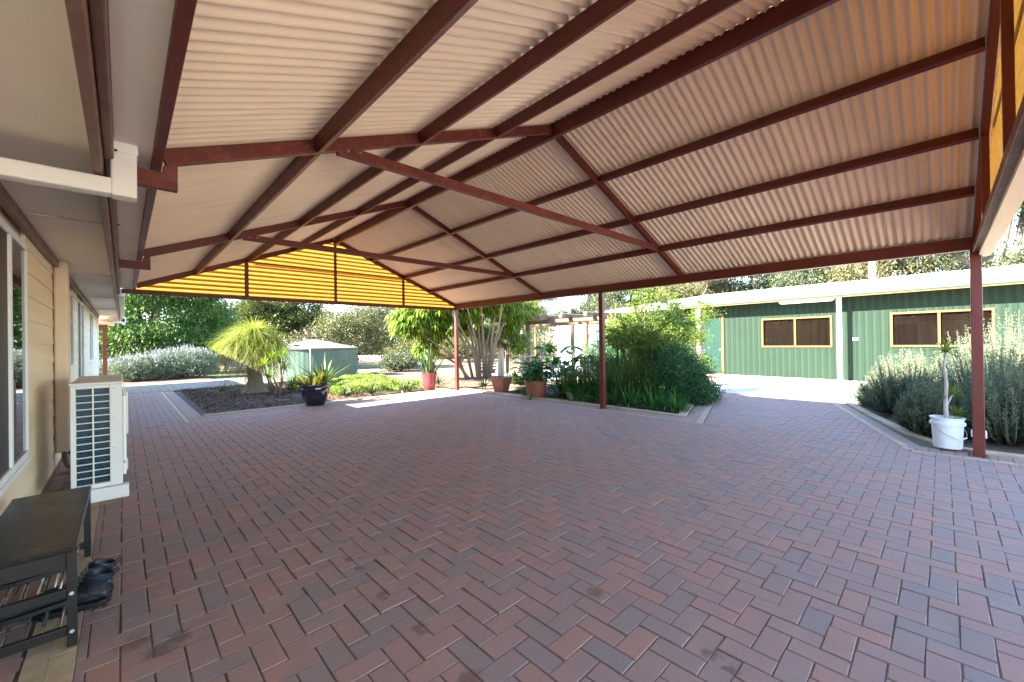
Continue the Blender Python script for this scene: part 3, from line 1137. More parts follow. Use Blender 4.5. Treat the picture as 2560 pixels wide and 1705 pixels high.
def corr(name, m, origin, along, across, up, n_len, width, pitch, amp, parent, clipfn=None, n_per=10):
    """corrugated sheet: waves repeat in direction 'across', ribs run along 'along'"""
    k = int(width / pitch * n_per)
    V, F = [], []
    o, al, ac, u = (np.array(v, float) for v in (origin, along, across, up))
    t = np.linspace(0, width, k + 1)
    w = amp * np.cos(2 * np.pi * t / pitch)
    for j in range(n_len + 1):
        V.append(o + al * (j / n_len) + ac * t[:, None] + u * w[:, None])
    V = np.concatenate(V)
    r = np.arange(k)
    for j in range(n_len):
        F.append(np.stack([j * (k + 1) + r, j * (k + 1) + r + 1, (j + 1) * (k + 1) + r + 1, (j + 1) * (k + 1) + r], 1))
    me = fast_mesh(name, V, np.concatenate(F))
    return link(name, me, m, parent, smooth=True)


# roof sheets, each .85 m wide sheet its own piece
sheet_w = .86
ys = np.arange(-.42, 10.0, sheet_w)
for s in (-1, 1):
    for k, y in enumerate(ys):
        w = sheet_w if k < len(ys) - 1 else 10.74 - y
        x_low = .10 if s < 0 else XE + .12
        lift = .054 * 2 * 1.08 + .012
        a = np.array([x_low, y, zb(x_low) + lift + .002 * (k % 2)]) - np.array(OFF)
        b = np.array([XR + s * .02, y, zb(XR + s * .02) + lift + .002 * (k % 2)]) - np.array(OFF)
        corr('roof_sheet', BEIGE, a, b - a, (0, 1, 0), (math.sin(th) * s, 0, math.cos(th)), 1, w + .086, .086, .0145, CP)
MB().prism([(XR - .2 - OFF.x, zb(XR - .2) + .165), (XR - OFF.x, ZR + .21), (XR + .2 - OFF.x, zb(XR + .2) + .165), (XR - OFF.x, ZR + .20)], 'y', -.42 - OFF.y, 10.83 - OFF.y).build('ridge_cap', BEIGE, CP)

GAB = gablemat()
ORG = mat('orange_lap_strip', (.40, .12, .012), .5)


def gable(y, side):
    """chord, mullions and translucent sheet; side +1 = sheet on the far side"""
    cbm('gable_chord', RED, (-.02, y, 2.585), (XE - .055, y, 2.585), .05, .085)
    for x in (.0, 2.02, 3.975, 5.9):
        if x > .5:
            cbm('mullion', RED, (x, y, 2.629), (x, y, zb(x) - .005), .075 if x < 3 else .06, .05, (0, 1, 0))
    ys_ = y + side * .055
    # corrugated triangle: wave along z, clipped under the roof line
    pitch, amp, npr = .0985, .0135, 12
    z0 = 2.55
    V, F = [], []
    zt = ZR + .06
    k = int((zt - z0) / pitch * npr)
    nx = 24
    for i in range(k + 1):
        z = z0 + (zt - z0) * i / k
        half = max(.01, (ZR + .10 - z) / SL)
        half = min(half, 3.78)
        for j in range(nx + 1):
            V.append((XR - half + 2 * half * j / nx - OFF.x, ys_ + amp * math.cos(2 * math.pi * (z - z0) / pitch) - OFF.y, z))
    for i in range(k):
        for j in range(nx):
            a = i * (nx + 1) + j
            F.append((a, a + 1, a + nx + 2, a + nx + 1))
    link('gable_sheet', fast_mesh('gable_sheet', np.array(V), np.array(F)), GAB, CP, smooth=True)
    # a girt across the outside
    cbm('lap_strip', ORG, (2.1, y + side * .082, 3.42), (5.85, y + side * .082, 3.42), .008, .055, bevel=0)


gable(10.75, 1)
gable(-.30, -1)
cbox('gable_flashing', BEIGE, .3, XE + .1, -.43, -.3255, 2.505, 2.565, 0)
# ---------------------------------------------------------------- air conditioner
AC = thing('air_conditioner', 'large white outdoor air conditioning unit beside the house wall', 'air conditioner', (-.19, 6.5, 0))
ACW = mat('ac_cabinet_white', (.76, .75, .72), .4, var=.03, scale=3, dirt=(.6, .57, .51), dirt_amt=.3)
def ab(name, m, x0, x1, y0, y1, z0, z1, bevel=0.0, parent=None):
    return box(name, m, parent or AC, x0 + .19, x1 + .19, y0 - 6.5, y1 - 6.5, z0, z1, bevel)
cab = MB()
X0, X1, YN, YF, ZB, ZT = -.375, -.012, 5.76, 7.16, .125, 1.165
cab.box(X0 + .19, X1 + .19, YN + .05 - 6.5, YF - 6.5, ZB, ZT - .03)
cabo = cab.build('cabinet', ACW, AC, bevel=.012)
ab('lid', ACW, X0 - .006, X1 + .006, YN - .008, YF + .008, ZT - .029, ZT, .008)
# near face: frame round the coil opening
gx0, gx1, gz0, gz1 = -.337, -.105, .165, 1.105
ab('side_frame', ACW, X0, gx0, YN, YN + .049, ZB, ZT - .03, .006)
ab('side_frame', ACW, gx1, X1, YN, YN + .049, ZB, ZT - .03, .006)
ab('side_frame', ACW, gx0 + .0005, gx1 - .0005, YN + .001, YN + .049, ZB, gz0, 0)
ab('side_frame', ACW, gx0 + .0005, gx1 - .0005, YN + .001, YN + .049, gz1, ZT - .03, 0)
ab('coil', mat('coil_dark_blue', (.004, .030, .055), .4, var=.3, scale=4, stretch=(1, 1, 30)), gx0 + .001, gx1 - .001, YN + .042, YN + .0495, gz0, gz1)
fin = mat('coil_fin', (.03, .11, .17), .3, metal=.4)
for i in range(56):
    z = gz0 + .008 + (gz1 - gz0 - .012) * i / 56
    ab('coil_fin', fin, gx0 + .002, gx1 - .002, YN + .034, YN + .0415, z, z + .003)
n = 14
for i in range(1, n):
    z = gz0 + (gz1 - gz0) * i / n
    ab('guard_bar', ACW, gx0, gx1, YN + .004, YN + .022, z - .0048, z + .0048, .002)
xm = (gx0 + gx1) / 2
ab('guard_bar', ACW, xm - .006, xm + .006, YN + .002, YN + .0235, gz0, gz1, .003)
# fan side, faces the carport
ring = MB()
for (zc, r) in ((.42, .21), (.89, .21)):
    for rr in (r, r * .66, r * .33):
        ring.tube([(X1 + .19 + .012, 6.3 - 6.5 + rr * math.cos(t), zc + rr * math.sin(t)) for t in np.linspace(0, 2 * math.pi, 25)], .006, 5, cap=False)
ring.build('fan_guard', ACW, AC)
ab('front_panel', ACW, X1 + .001, X1 + .03, 5.95, 6.85, .30, 1.0, .01)
ab('service_cover', ACW, X1 + .001, X1 + .05, 6.88, 7.1, .45, .95, .01)
ab('valve_cover', WHITE, X1 + .001, X1 + .028, 5.82, 5.94, .2, .32, .006)
ab('foot', WHITE, X0 + .12, X1 + .045, 5.70, 5.80, .0, .122, .004)
ab('foot', WHITE, X0 + .12, X1 + .045, 6.95, 7.05, .0, .122, .004)
for z in (.5, .8, 1.1):
    MB().tube([(gx1 + .19 + .03, YN - 6.5 - .002, z), (gx1 + .19 + .03, YN - 6.5 + .01, z)], .005, 8).build('screw', mat('screw_grey', (.3, .3, .3), .4, metal=.8), AC)

# ---------------------------------------------------------------- shoe bench
BN = thing('shoe_bench', 'black wooden shoe bench with metal rod shelves against the house wall', 'bench', (-.36, 3.65, 0))
BLK = mat('black_stained_wood', (.014, .012, .011), .38, var=.25, scale=6, stretch=(4, .4, 4), spec=.5)
BTOP = mat('bench_top_brown_black', (.014, .011, .009), .3, var=.05, scale=1.5, spec=.4)
def bb(name, m, x0, x1, y0, y1, z0, z1, bevel=.003):
    return box(name, m, BN, x0 + .36, x1 + .36, y0 - 3.65, y1 - 3.65, z0, z1, bevel)
bb('top', BTOP, -.545, -.175, 3.03, 4.30, .478, .50, .004)
for x in (-.54, -.215):
    for y in (3.035, 4.255):
        bb('leg', BLK, x, x + .035, y, y + .04, 0, .477)
for y in (3.04, 4.26):
    for z in (.40, .25, .06):
        bb('rail', BLK, -.504, -.216, y, y + .03, z, z + (.075 if z > .3 else .045))
ROD = mat('steel_rod', (.62, .58, .52), .25, metal=.9)
for z in (.282, .092):
    for k in range(5):
        x = -.49 + k * .062
        MB().tube([(x + .36, 3.071 - 3.65, z), (x + .36, 4.259 - 3.65, z)], .007, 8).build('shelf_rod', ROD, BN, smooth=True)
for z in (.272, .082):
    MB().lathe([(.0, 0), (.007, 0), (.009, .002), (.009, .004)], 12).build('bolt', mat('bolt_zinc', (.7, .72, .76), .3, metal=.6), BN).matrix_local = Matrix.Translation((-.197 + .36, 3.0305 - 3.65, z)) @ Matrix.Rotation(math.radians(90), 4, 'X')

BOOT = mat('black_boot_leather', (.016, .017, .021), .45, var=.3, scale=20, bump=.3, bscale=60)
BOOTB = mat('navy_boot_lining', (.012, .022, .06), .8, var=.2, scale=20)
SOLE = mat('black_rubber_sole', (.012, .012, .012), .6, var=.2, scale=15)


def boot(label, loc, rz):
    """ankle boot, toe along +x"""
    B = thing('work_boot', label, 'boot', loc, rz, 'pair of dark work boots by the bench')
    secs = [(.00, .030, .035, .20), (.00, .045, .04, .16), (.01, .05, .045, .11), (.05, .052, .05, .09), (.12, .045, .048, .08), (.2, .03, .05, .06), (.26, .012, .04, .04)]
    mb = MB()
    n = 16
    # lower foot as rings along x
    prof = [(-.055, .02, .030), (-.05, .045, .055), (-.02, .05, .085), (.05, .047, .09), (.12, .048, .082), (.18, .05, .062), (.22, .045, .05), (.245, .028, .042), (.252, .01, .03)]
    base = 0
    for (x, w, h) in prof:
        for k in range(n):
            t = 2 * math.pi * k / n
            mb.v.append((x, w * math.cos(t), .03 + h * (.5 + .5 * math.sin(t))))
    for i in range(len(prof) - 1):
        for k in range(n):
            k2 = (k + 1) % n
            mb.f.append((i * n + k, i * n + k2, (i + 1) * n + k2, (i + 1) * n + k))
    mb.f.append(tuple(range(n)))
    mb.f.append(tuple(range((len(prof) - 1) * n, len(prof) * n)))
    mb.build('upper', BOOT, B, smooth=True)
    sh = MB()
    for i, (z, rx, ry, cx) in enumerate([(.05, .078, .05, .02), (.09, .070, .047, .016), (.122, .054, .042, .006), (.15, .054, .045, -.004), (.176, .060, .050, -.012), (.19, .057, .047, -.014), (.18, .046, .037, -.012), (.12, .036, .030, .002)]):
        for k in range(n):
            t = 2 * math.pi * k / n
            zz = z + (.02 * math.cos(t) if i > 2 else 0)
            sh.v.append((cx + rx * math.cos(t), ry * math.sin(t), zz))
    for i in range(7):
        for k in range(n):
            k2 = (k + 1) % n
            sh.f.append((i * n + k, i * n + k2, (i + 1) * n + k2, (i + 1) * n + k))
    sh.build('shaft', BOOT, B, smooth=True)
    MB().lathe([(.0, .125), (.034, .127)], 16, (.002, 0, 0)).build('lining', BOOTB, B)
    MB().tube([(-.013 + .058 * math.cos(t), .049 * math.sin(t), .168 + .018 * math.cos(t)) for t in np.linspace(0, 2 * math.pi, 25)], .0075, 6, cap=False).build('padded_collar', BOOTB, B, smooth=True)
    for k in range(9):
        MB().box(-.055 + k * .035, -.04 + k * .035, -.056, .056, .001, .016).build('tread', SOLE, B)
    so = MB()
    outl = [(-.062, .0), (-.05, .04), (-.02, .05), (.06, .046), (.14, .052), (.21, .05), (.25, .03), (.262, 0), (.25, -.03), (.21, -.05), (.14, -.052), (.06, -.046), (-.02, -.05), (-.05, -.04)]
    so.prism([(x, y) for x, y in outl], 'z', 0, .032)
    so.build('sole', SOLE, B, bevel=.004)
    MB().tube([(-.062, 0, .145), (-.082, .0, .158), (-.10, 0, .178), (-.096, 0, .19), (-.08, 0, .178), (-.066, 0, .162)], .004, 6).build('pull_loop', BOOT, B, smooth=True)
    for k in range(4):
        MB().tube([(.055 + .014 * (3 - k), -.03, .105 + .02 * k), (.064 + .014 * (3 - k), 0, .112 + .02 * k), (.055 + .014 * (3 - k), .03, .105 + .02 * k)], .004, 5).build('lace', mat('grey_lace', (.12, .12, .12), .8), B)
    MB().lathe([(.0, 0), (.012, 0), (.012, .003)], 12).build('badge', mat('gold_badge', (.35, .25, .08), .4), B).matrix_local = Matrix.Translation((-.01, -.052, .075)) @ Matrix.Rotation(math.radians(90), 4, 'X')
    return B


boot('black work boot nearest the camera beside the bench leg', (-.125, 3.44, 0), math.radians(168))
boot('black work boot behind its pair at the bench end', (-.115, 3.58, 0), math.radians(181))


def shoe(label, loc, rz, m):
    B = thing('shoe', label, 'shoe', loc, rz)
    prof = [(-.12, .02, .05), (-.115, .034, .075), (-.08, .038, .085), (-.03, .036, .08), (.03, .038, .065), (.09, .043, .05), (.13, .036, .04), (.15, .015, .03)]
    mb = MB()
    n = 14
    for (x, w, h) in prof:
        for k in range(n):
            t = 2 * math.pi * k / n
            mb.v.append((x, w * math.cos(t), .018 + h * (.5 + .5 * math.sin(t))))
    for i in range(len(prof) - 1):
        for k in range(n):
            k2 = (k + 1) % n
            mb.f.append((i * n + k, i * n + k2, (i + 1) * n + k2, (i + 1) * n + k))
    mb.f += [tuple(range(n)), tuple(range((len(prof) - 1) * n, len(prof) * n))]
    mb.build('upper', m, B, smooth=True)
    MB().prism([(-.125, -.03), (-.05, -.036), (.08, -.044), (.14, -.03), (.155, 0), (.14, .03), (.08, .044), (-.05, .036), (-.125, .03)], 'z', 0, .022).build('sole', SOLE, B, bevel=.003)
    MB().lathe([(0, .08), (.026, .085)], 12, (-.07, 0, 0)).build('lining', BOOTB, B)
    return B


SHOE = mat('black_shoe_fabric', (.010, .010, .011), .7, var=.3, scale=30)
SHOE2 = mat('navy_shoe_fabric', (.014, .018, .03), .6, var=.3, scale=30)
shoe('black shoe on the upper rod shelf of the bench', (-.33, 3.32, .29), math.radians(186), SHOE)
shoe('black shoe further back on the upper rod shelf', (-.33, 3.62, .29), math.radians(176), SHOE)
shoe('dark navy shoe on the lower rod shelf of the bench', (-.34, 3.34, .10), math.radians(184), SHOE2)

# ---------------------------------------------------------------- shed
SH = thing('green_shed', 'long green ribbed steel shed with tan framed windows and pale roof', 'shed', (17.63, 0, 0), -math.atan(.06))
SY0, SY1, SZ = -8.0, 12.75, 2.93
sops = [(6.22, 7.3, .03, 2.58, 'door'), (2.62, 4.82, 1.18, 2.28, 'window'), (-1.02, 1.14, 1.19, 2.28, 'window'), (10.35, 12.1, 1.2, 2.26, 'window')]


CLEAR = clearglass('clear_window_glass')
CURT = mat('brown_curtain', (.052, .045, .040), .9, var=.3, scale=1.2)


def clad(y0, y1, z0, z1):
    prof = []
    y = y0
    prof.append((0, y0))
    k0 = math.floor(y0 / .2)
    for k in range(k0, int(y1 / .2) + 2):
        for off in (.0, .045):
            c = k * .2 + off
            if c - .010 > y0 + .002 and c + .010 < y1 - .002:
                prof += [(0, c - .010), (-.013, c - .005), (-.013, c + .005), (0, c + .010)]
    prof.append((0, y1))
    V, F = [], []
    for x, yy in prof:
        V += [(x, yy, z0), (x, yy, z1)]
    for i in range(len(prof) - 1):
        F.append((2 * i, 2 * i + 1, 2 * i + 3, 2 * i + 2))
    link('cladding_sheet', fast_mesh('cladding_sheet', np.array(V, float), np.array(F)), GREENW, SH)


marks = sorted([SY0, SY1] + [a for o in sops for a in o[:2]])
for a, b in zip(marks[:-1], marks[1:]):
    o = next((o for o in sops if o[0] <= a + 1e-6 and o[1] >= b - 1e-6), None)
    if o is None:
        # whole sheets of about .92 m
        n = max(1, round((b - a) / .92))
        for i in range(n):
            clad(a + (b - a) * i / n, a + (b - a) * (i + 1) / n, .06, SZ)
    else:
        clad(a, b, o[3], SZ)
        if o[2] > .1:
            clad(a, b, .06, o[2])
box('shed_body', GREEND, SH, .09, 5.2, SY0, SY1 + 2.6, -.05, 2.9)
box('wall_footing', CONC, SH, -.05, .085, SY0, SY1, -.05, .058)
for (a, b, c, d, kind) in sops:
    if kind == 'window':
        w = box('window', SCREEN, SH, .078, .086, a, b, c, d)
        yy = np.linspace(a + .03, b - .03, 160)
        cz = [(y_, .055 + .014 * math.sin(y_ * 21 + 4 * math.sin(y_ * 2.3)) + .003 * math.sin(y_ * 57)) for y_ in yy]
        V = np.array([(x_, y_, z_) for z_ in (c + .02, d - .02) for (y_, x_) in cz])
        F = np.array([(i, i + 1, 160 + i + 1, 160 + i) for i in range(159)])
        link('curtain', fast_mesh('curtain', V, F), CURT, w, smooth=True)
        fw = .06
        for (ya, yb, za, zb_) in ((a, b, d - fw, d), (a, b, c, c + fw), (a, a + fw, c + fw, d - fw), (b - fw, b, c + fw, d - fw), ((a + b) / 2 - .03, (a + b) / 2 + .03, c + fw, d - fw)):
            box('frame', TAN, w, -.045, .04, ya, yb, za, zb_, .004)
        for (ya, yb) in ((a + fw, (a + b) / 2 - .03), ((a + b) / 2 + .03, b - fw)):
            box('pane', CLEAR, w, .012, .018, ya + .001, yb - .001, c + fw + .001, d - fw - .001)
    else:
        dr = box('door', mat('green_screen_door', (.009, .026, .02), .7, var=.1, scale=2, spec=.08), SH, .0, .04, a + .09, b - .09, c + .08, d - .09)
        for (ya, yb, za, zb_) in ((a, b, d - .09, d), (a, a + .09, c, d - .091), (b - .09, b, c, d - .091), (a + .091, b - .091, c, c + .08)):
            box('frame', TAN, dr, -.06, .05, ya, yb, za, zb_, .004)
        box('handle', mat('door_handle_steel', (.5, .5, .48), .3, metal=.8), dr, -.03, -.001, a + .14, a + .2, 1.05, 1.1, .004)
# eave: tan trim, gutter, roof
box('eave_trim', TAN, SH, -.70, -.64, SY0, 8.35, 2.84, 2.885)
MB().prism([(-.64, 2.885), (-.72, 2.885), (-.74, 2.91), (-.74, 2.98), (-.755, 3.0), (-.755, 3.10), (-.74, 3.12), (-.64, 3.12)], 'y', SY0, 8.35).build('gutter', GUTTER, SH)
box('eave_lining', mat('eave_lining_green', (.2, .25, .2), .6), SH, -.64, .06, SY0, 8.3, 2.905, 2.925)
MB().box(-.30, -.18, 2.51, 4.14, 2.80, 2.90).build('light_housing', WHITEP, SH, bevel=.006)
MB().tube([(-.24, 2.56, 2.785), (-.24, 4.09, 2.785)], .018, 10).build('light_tube', WHITE, SH, smooth=True)
for y in (2.3, -4.2):
    MB().box(-.69, -.61, y - .062, y + .062, -.01, 2.84).build('column', WHITEP, SH, bevel=.006)
    box('column_cap', TAN, SH, -.70, -.59, y - .075, y + .075, 2.80, 2.8405)
box('wall_outlet', WHITE, SH, -.045, -.02, 1.93, 2.07, 1.42, 1.50, .004)
# roof planes as real slabs
rf = MB()
rf.prism([(-.70, 3.125), (2.5, 3.66), (5.7, 3.05), (5.7, 3.00), (2.5, 3.61), (-.70, 3.085)], 'y', SY0, 8.35)
rf.build('roof', ROOFW, SH)
hp = MB()
hp.add([(-.1, 8.351, 3.2), (2.5, 8.351, 3.66), (5.4, 8.351, 3.1), (5.4, 14.9, 3.0), (2.5, 10.4, 3.55), (-.1, 14.6, 2.93), (-.1, 8.351, 2.92), (-.1, 14.6, 2.86), (5.4, 14.9, 2.93), (5.4, 8.351, 2.93)],
       [(0, 1, 4, 5), (1, 2, 3, 4), (5, 4, 3), (0, 5, 7, 6), (5, 3, 8, 7), (3, 2, 9, 8), (6, 7, 8, 9)])
hp.build('hip_roof', ROOFW, SH)
for k in range(62):
    y = SY0 + .1 + k * .262
    MB().box(2.38, 2.62, y, y + .2, 3.625, 3.672).build('ridge_cap', ROOFW, SH)
box('verandah_roof', GREEND, SH, .4, 4, 15.0, 18.0, 3.12, 3.2)
box('white_wall', WHITEP, SH, -.02, .085, 12.78, 15.35, .0, 2.50, .004)
box('wall_head', TAN, SH, -.06, .085, 12.76, 15.6, 2.50, 2.58)
box('white_jamb', WHITEP, SH, -.06, .08, 15.5, 15.62, .0, 2.5)
MB().tube([(2.05, 1.85, 3.4), (2.05, 1.85, 4.9)], .095, 16).tube([(2.05, 1.85, 4.9), (2.05, 1.85, 5.05)], .14, 16).build('flue', WHITEP, SH, smooth=True)
MB().box(-.03, .06, 12.6, 12.72, 0, 2.5).build('downpipe', mat('mid_green_pipe', (.04, .11, .08), .4), SH)
mat_ob = MB().box(16.55, 17.3, 6.1, 7.4, -.003, .012)
tag(mat_ob.build('door_mat', mat('brown_mat', (.13, .085, .06), .95, var=.3, scale=40)), 'brown door mat on the concrete before the green shed door', 'mat')

# ---------------------------------------------------------------- poles, tank, fences
MB2 = MB().tube([(20.6, 16.3, 0), (20.6, 16.3, 5.2)], .075, 12)
tag(MB2.build('mast', WHITEP, smooth=True), 'slim white mast rising behind the dark green roof', 'mast')

TK = thing('water_tank', 'round pale green water tank with conical grey roof', 'water tank', (6.55, 20.6, 0))
TKM = mat('tank_green', (.066, .115, .082), .55, var=.12, scale=1.5, stretch=(3, 3, .25), dirt=(.13, .16, .14), dirt_amt=.6, dscale=4)
R = 1.95
n = 120
tw = MB()
for z in np.linspace(-.05, 1.36, 3):
    for k in range(n * 2):
        t = math.pi * k / n
        r = R + (.003 if k % 4 < 2 else -.001)
        tw.v.append((r * math.cos(t), r * math.sin(t), z))
for i in range(2):
    for k in range(n * 2):
        k2 = (k + 1) % (2 * n)
        tw.f.append((i * 2 * n + k, i * 2 * n + k2, (i + 1) * 2 * n + k2, (i + 1) * 2 * n + k))
tw.build('wall', TKM, TK)
MB().lathe([(R + .02, 1.30), (R + .05, 1.33), (R + .05, 1.38), (R * .5, 1.585), (.25, 1.76), (.0, 1.78)], 64).build('roof', mat('tank_roof_grey', (.15, .14, .12), .7, var=.12, scale=1.5, dirt=(.13, .12, .10), dirt_amt=.5), TK, smooth=True)
MB().lathe([(.0, 0), (.16, 0), (.16, .03), (.0, .03)], 20, (-1.05, -.95, 1.52)).build('hatch', mat('hatch_grey', (.2, .19, .18), .7), TK)
MB().tube([(-.75, -1.86, 1.34), (-.75, -1.99, 1.28), (-.75, -1.99, .1)], .028, 10).build('pipe', mat('tank_pipe_grey', (.16, .18, .17), .6), TK, smooth=True)

RF = thing('rail_gate', 'low black rail gate on the lawn edge beside the lavender', 'gate', (4.0, 29.5, 0))
MB().tube([(-1.6, 0, .95), (.42, 0, .95)], .03, 8).build('rail', BLACKM, RF)
for x in (-1.55, .42):
    MB().tube([(x, 0, -.05), (x, 0, .97)], .035, 8).build('post', BLACKM, RF)
WT = MB().tube([(12.4, 33.5, .28), (12.6, 33.4, .30), (17.0, 30.6, .30), (17.15, 30.5, .28)], [.30, .33, .33, .30], 20)
tag(WT.build('water_trough', WHITEP, smooth=True), 'long low white tank lying in the dry paddock', 'tank')
WP = MB().box(4.7, 6.0, 31, 31.1, .2, .7)
tag(WP.build('notice_board', WHITEP, bevel=.02), 'small white board beyond the rail gate', 'board')

BF = thing('garden_railing', 'black metal garden railing among the leafy plants by the pergola', 'railing', (10.85, 8.0, 0), math.atan2(.10, 1) * -1)
for z in (.97, .12):
    MB().box(-.02, .02, 0, 4.2, z - .02, z + .02).build('rail', BLACKM, BF)
for k in range(39):
    MB().box(-.008, .008, .06 + k * .108, .076 + k * .108, .14, .95).build('baluster', BLACKM, BF)
for y in (0, 2.1, 4.2):
    MB().box(-.025, .025, y - .025, y + .025, -.05, 1.02).build('post', BLACKM, BF)

# ---------------------------------------------------------------- pergola of logs
PG = thing('pergola', 'rustic round log pergola behind the shrub bed', 'pergola', (15, 11.5, 0))
def lg(name, a, b, r, n=12):
    a = Vector(a) - Vector((15, 11.5, 0))
    b = Vector(b) - Vector((15, 11.5, 0))
    pts = wobble(a, b, 5, r * .25)
    MB().tube(pts, [r * random.uniform(.92, 1.06) for _ in pts], n).build(name, LOG, PG, smooth=True)
for (x, y, r, h) in ((13.65, 14.75, .11, 2.5), (13.85, 13.5, .125, 2.33), (14.05, 10.3, .13, 2.33), (16.3, 12.75, .11, 2.36), (18.0, 16.9, .08, 2.4), (17.2, 10.2, .11, 2.36)):
    lg('post', (x, y, -.05), (x + .03, y, h), r)
for y in (9.75, 11.0, 12.25, 13.6, 14.85):
    lg('rafter', (13.3 + random.uniform(-.1, .1), y, 2.60), (18.6, y + .15, 2.72), .10)
for x in (13.95, 16.3):
    lg('beam', (x, 9.4, 2.41), (x, 15.2, 2.43), .095)
wp = MB().box(13.40, 13.56, 5.33, 5.49, -.02, 2.5)
tag(wp.build('white_post', mat('flaky_white_post', (.26, .22, .19), .8, var=.2, scale=8, dirt=(.11, .08, .06), dirt_amt=.6, dscale=5), bevel=.01), 'flaky white post standing behind the climbing shrub', 'post')
cr = thing('wooden_crate', 'weathered timber bench seat behind the many stemmed tree', 'bench', (13.0, 15.6, 0), .3)
for z in (.12, .26, .42):
    box('plank', LOG, cr, -.7, .7, -.2, .2, z, z + .06)
for x in (-.6, .5):
    box('leg', LOG, cr, x, x + .1, -.18, .18, -.05, .119)
# ---------------------------------------------------------------- foliage palette
L_JAC = leafmat('fern_leaf_green', [(0.068, 0.162, 0.041), (0.115, 0.23, 0.054), (0.176, 0.311, 0.074), (0.27, 0.405, 0.095)], trans=.5)
L_CON = leafmat('cypress_green', [(0.033, 0.058, 0.016), (0.078, 0.111, 0.026), (0.143, 0.169, 0.039), (0.208, 0.221, 0.065)], trans=.25)
L_WAT = leafmat('wattle_olive', [(0.055, 0.072, 0.022), (0.132, 0.143, 0.044), (0.22, 0.22, 0.077), (0.33, 0.308, 0.121)], trans=.3)
L_GUM = leafmat('gum_leaf', [(0.039, 0.065, 0.033), (0.093, 0.125, 0.06), (0.158, 0.184, 0.093), (0.25, 0.25, 0.132)], trans=.25, tcol=(1.2, 1.2, .8))
L_GUM2 = leafmat('gum_leaf_warm', [(0.051, 0.063, 0.025), (0.128, 0.133, 0.051), (0.217, 0.196, 0.083), (0.331, 0.254, 0.128)], trans=.25, tcol=(1.2, 1.1, .7))
L_SCH = leafmat('umbrella_leaf', [(0.05, 0.13, 0.012), (0.16, 0.27, 0.022), (0.33, 0.42, 0.035), (0.52, 0.52, 0.07)], trans=.45, rough=.3, spec=.5)
L_LAV = leafmat('lavender_grey', [(0.11, 0.18, 0.12), (0.21, 0.3, 0.2), (0.32, 0.41, 0.29), (0.44, 0.5, 0.4)], trans=.2, tcol=(1.1, 1.1, 1.0))
L_LAVF = leafmat('lavender_flower', [(.30, .30, .34), (.42, .40, .46), (.55, .52, .56)], trans=.2, tcol=(1.1, 1, 1.1))
L_ROS = leafmat('rosemary_green', [(0.03, 0.075, 0.035), (0.06, 0.13, 0.06), (0.11, 0.2, 0.1), (0.2, 0.29, 0.16)], trans=.2, tcol=(1.15, 1.2, .9))
L_ROSP = leafmat('rosemary_sunlit', [(0.105, 0.165, 0.083), (0.21, 0.27, 0.15), (0.36, 0.39, 0.255)], trans=.25, tcol=(1.1, 1.1, .9))
L_SHR = leafmat('abelia_lit', [(0.05, 0.11, 0.015), (0.13, 0.22, 0.025), (0.27, 0.34, 0.045), (0.46, 0.46, 0.1)], trans=.4)
L_DRK = leafmat('dark_shrub', [(0.029, 0.101, 0.046), (0.058, 0.173, 0.07), (0.101, 0.259, 0.086), (0.173, 0.346, 0.13)], trans=.3)
L_STR = leafmat('strap_green', [(0.035, 0.138, 0.042), (0.069, 0.241, 0.061), (0.138, 0.38, 0.076), (0.276, 0.552, 0.104)], trans=.3, rough=.4)
L_RUSH = leafmat('rush_green', [(0.035, 0.104, 0.03), (0.074, 0.178, 0.042), (0.149, 0.297, 0.059), (0.327, 0.446, 0.119)], trans=.25)
L_PONY = leafmat('ponytail_leaf', [(0.2, 0.27, 0.03), (0.34, 0.4, 0.06), (0.48, 0.5, 0.12), (0.6, 0.56, 0.22)], trans=.4)
L_PONYD = leafmat('ponytail_dry', [(.25, .17, .06), (.36, .26, .11), (.45, .36, .2)], trans=.3)
L_AGV = leafmat('agave_leaf', [(.05, .11, .045), (.09, .17, .06), (.15, .23, .09), (.22, .29, .13)], trans=.2, rough=.4)
L_VAR = leafmat('variegated_leaf', [(.07, .12, .03), (.19, .19, .05), (.34, .27, .10), (.30, .16, .11)], trans=.3, rough=.4)
L_ALO = leafmat('aloe_leaf', [(.04, .08, .03), (.08, .13, .045), (.14, .19, .07), (.22, .24, .10)], trans=.15, rough=.4)
L_LIME = leafmat('lime_succulent', [(0.12, 0.22, 0.03), (0.24, 0.36, 0.055), (0.38, 0.48, 0.11), (0.52, 0.56, 0.19)], trans=.35)
L_DRC = leafmat('dracaena_leaf', [(0.065, 0.143, 0.016), (0.156, 0.26, 0.026), (0.286, 0.377, 0.039), (0.442, 0.468, 0.104)], trans=.4)
L_SNK = leafmat('snake_leaf', [(.03, .08, .03), (.07, .14, .05), (.16, .22, .10), (.40, .42, .34)], trans=.15, rough=.4)
L_PAD = leafmat('paddle_leaf', [(0.024, 0.09, 0.028), (0.05, 0.17, 0.04), (0.12, 0.26, 0.05), (0.3, 0.44, 0.1)], trans=.4, rough=.35)
L_BRO = leafmat('bromeliad_leaf', [(.06, .03, .02), (.12, .05, .03), (.10, .09, .03), (.22, .10, .05)], trans=.3)


def leafpart(name, VF, m, parent):
    return link(name, fast_mesh(name, *VF), m, parent)


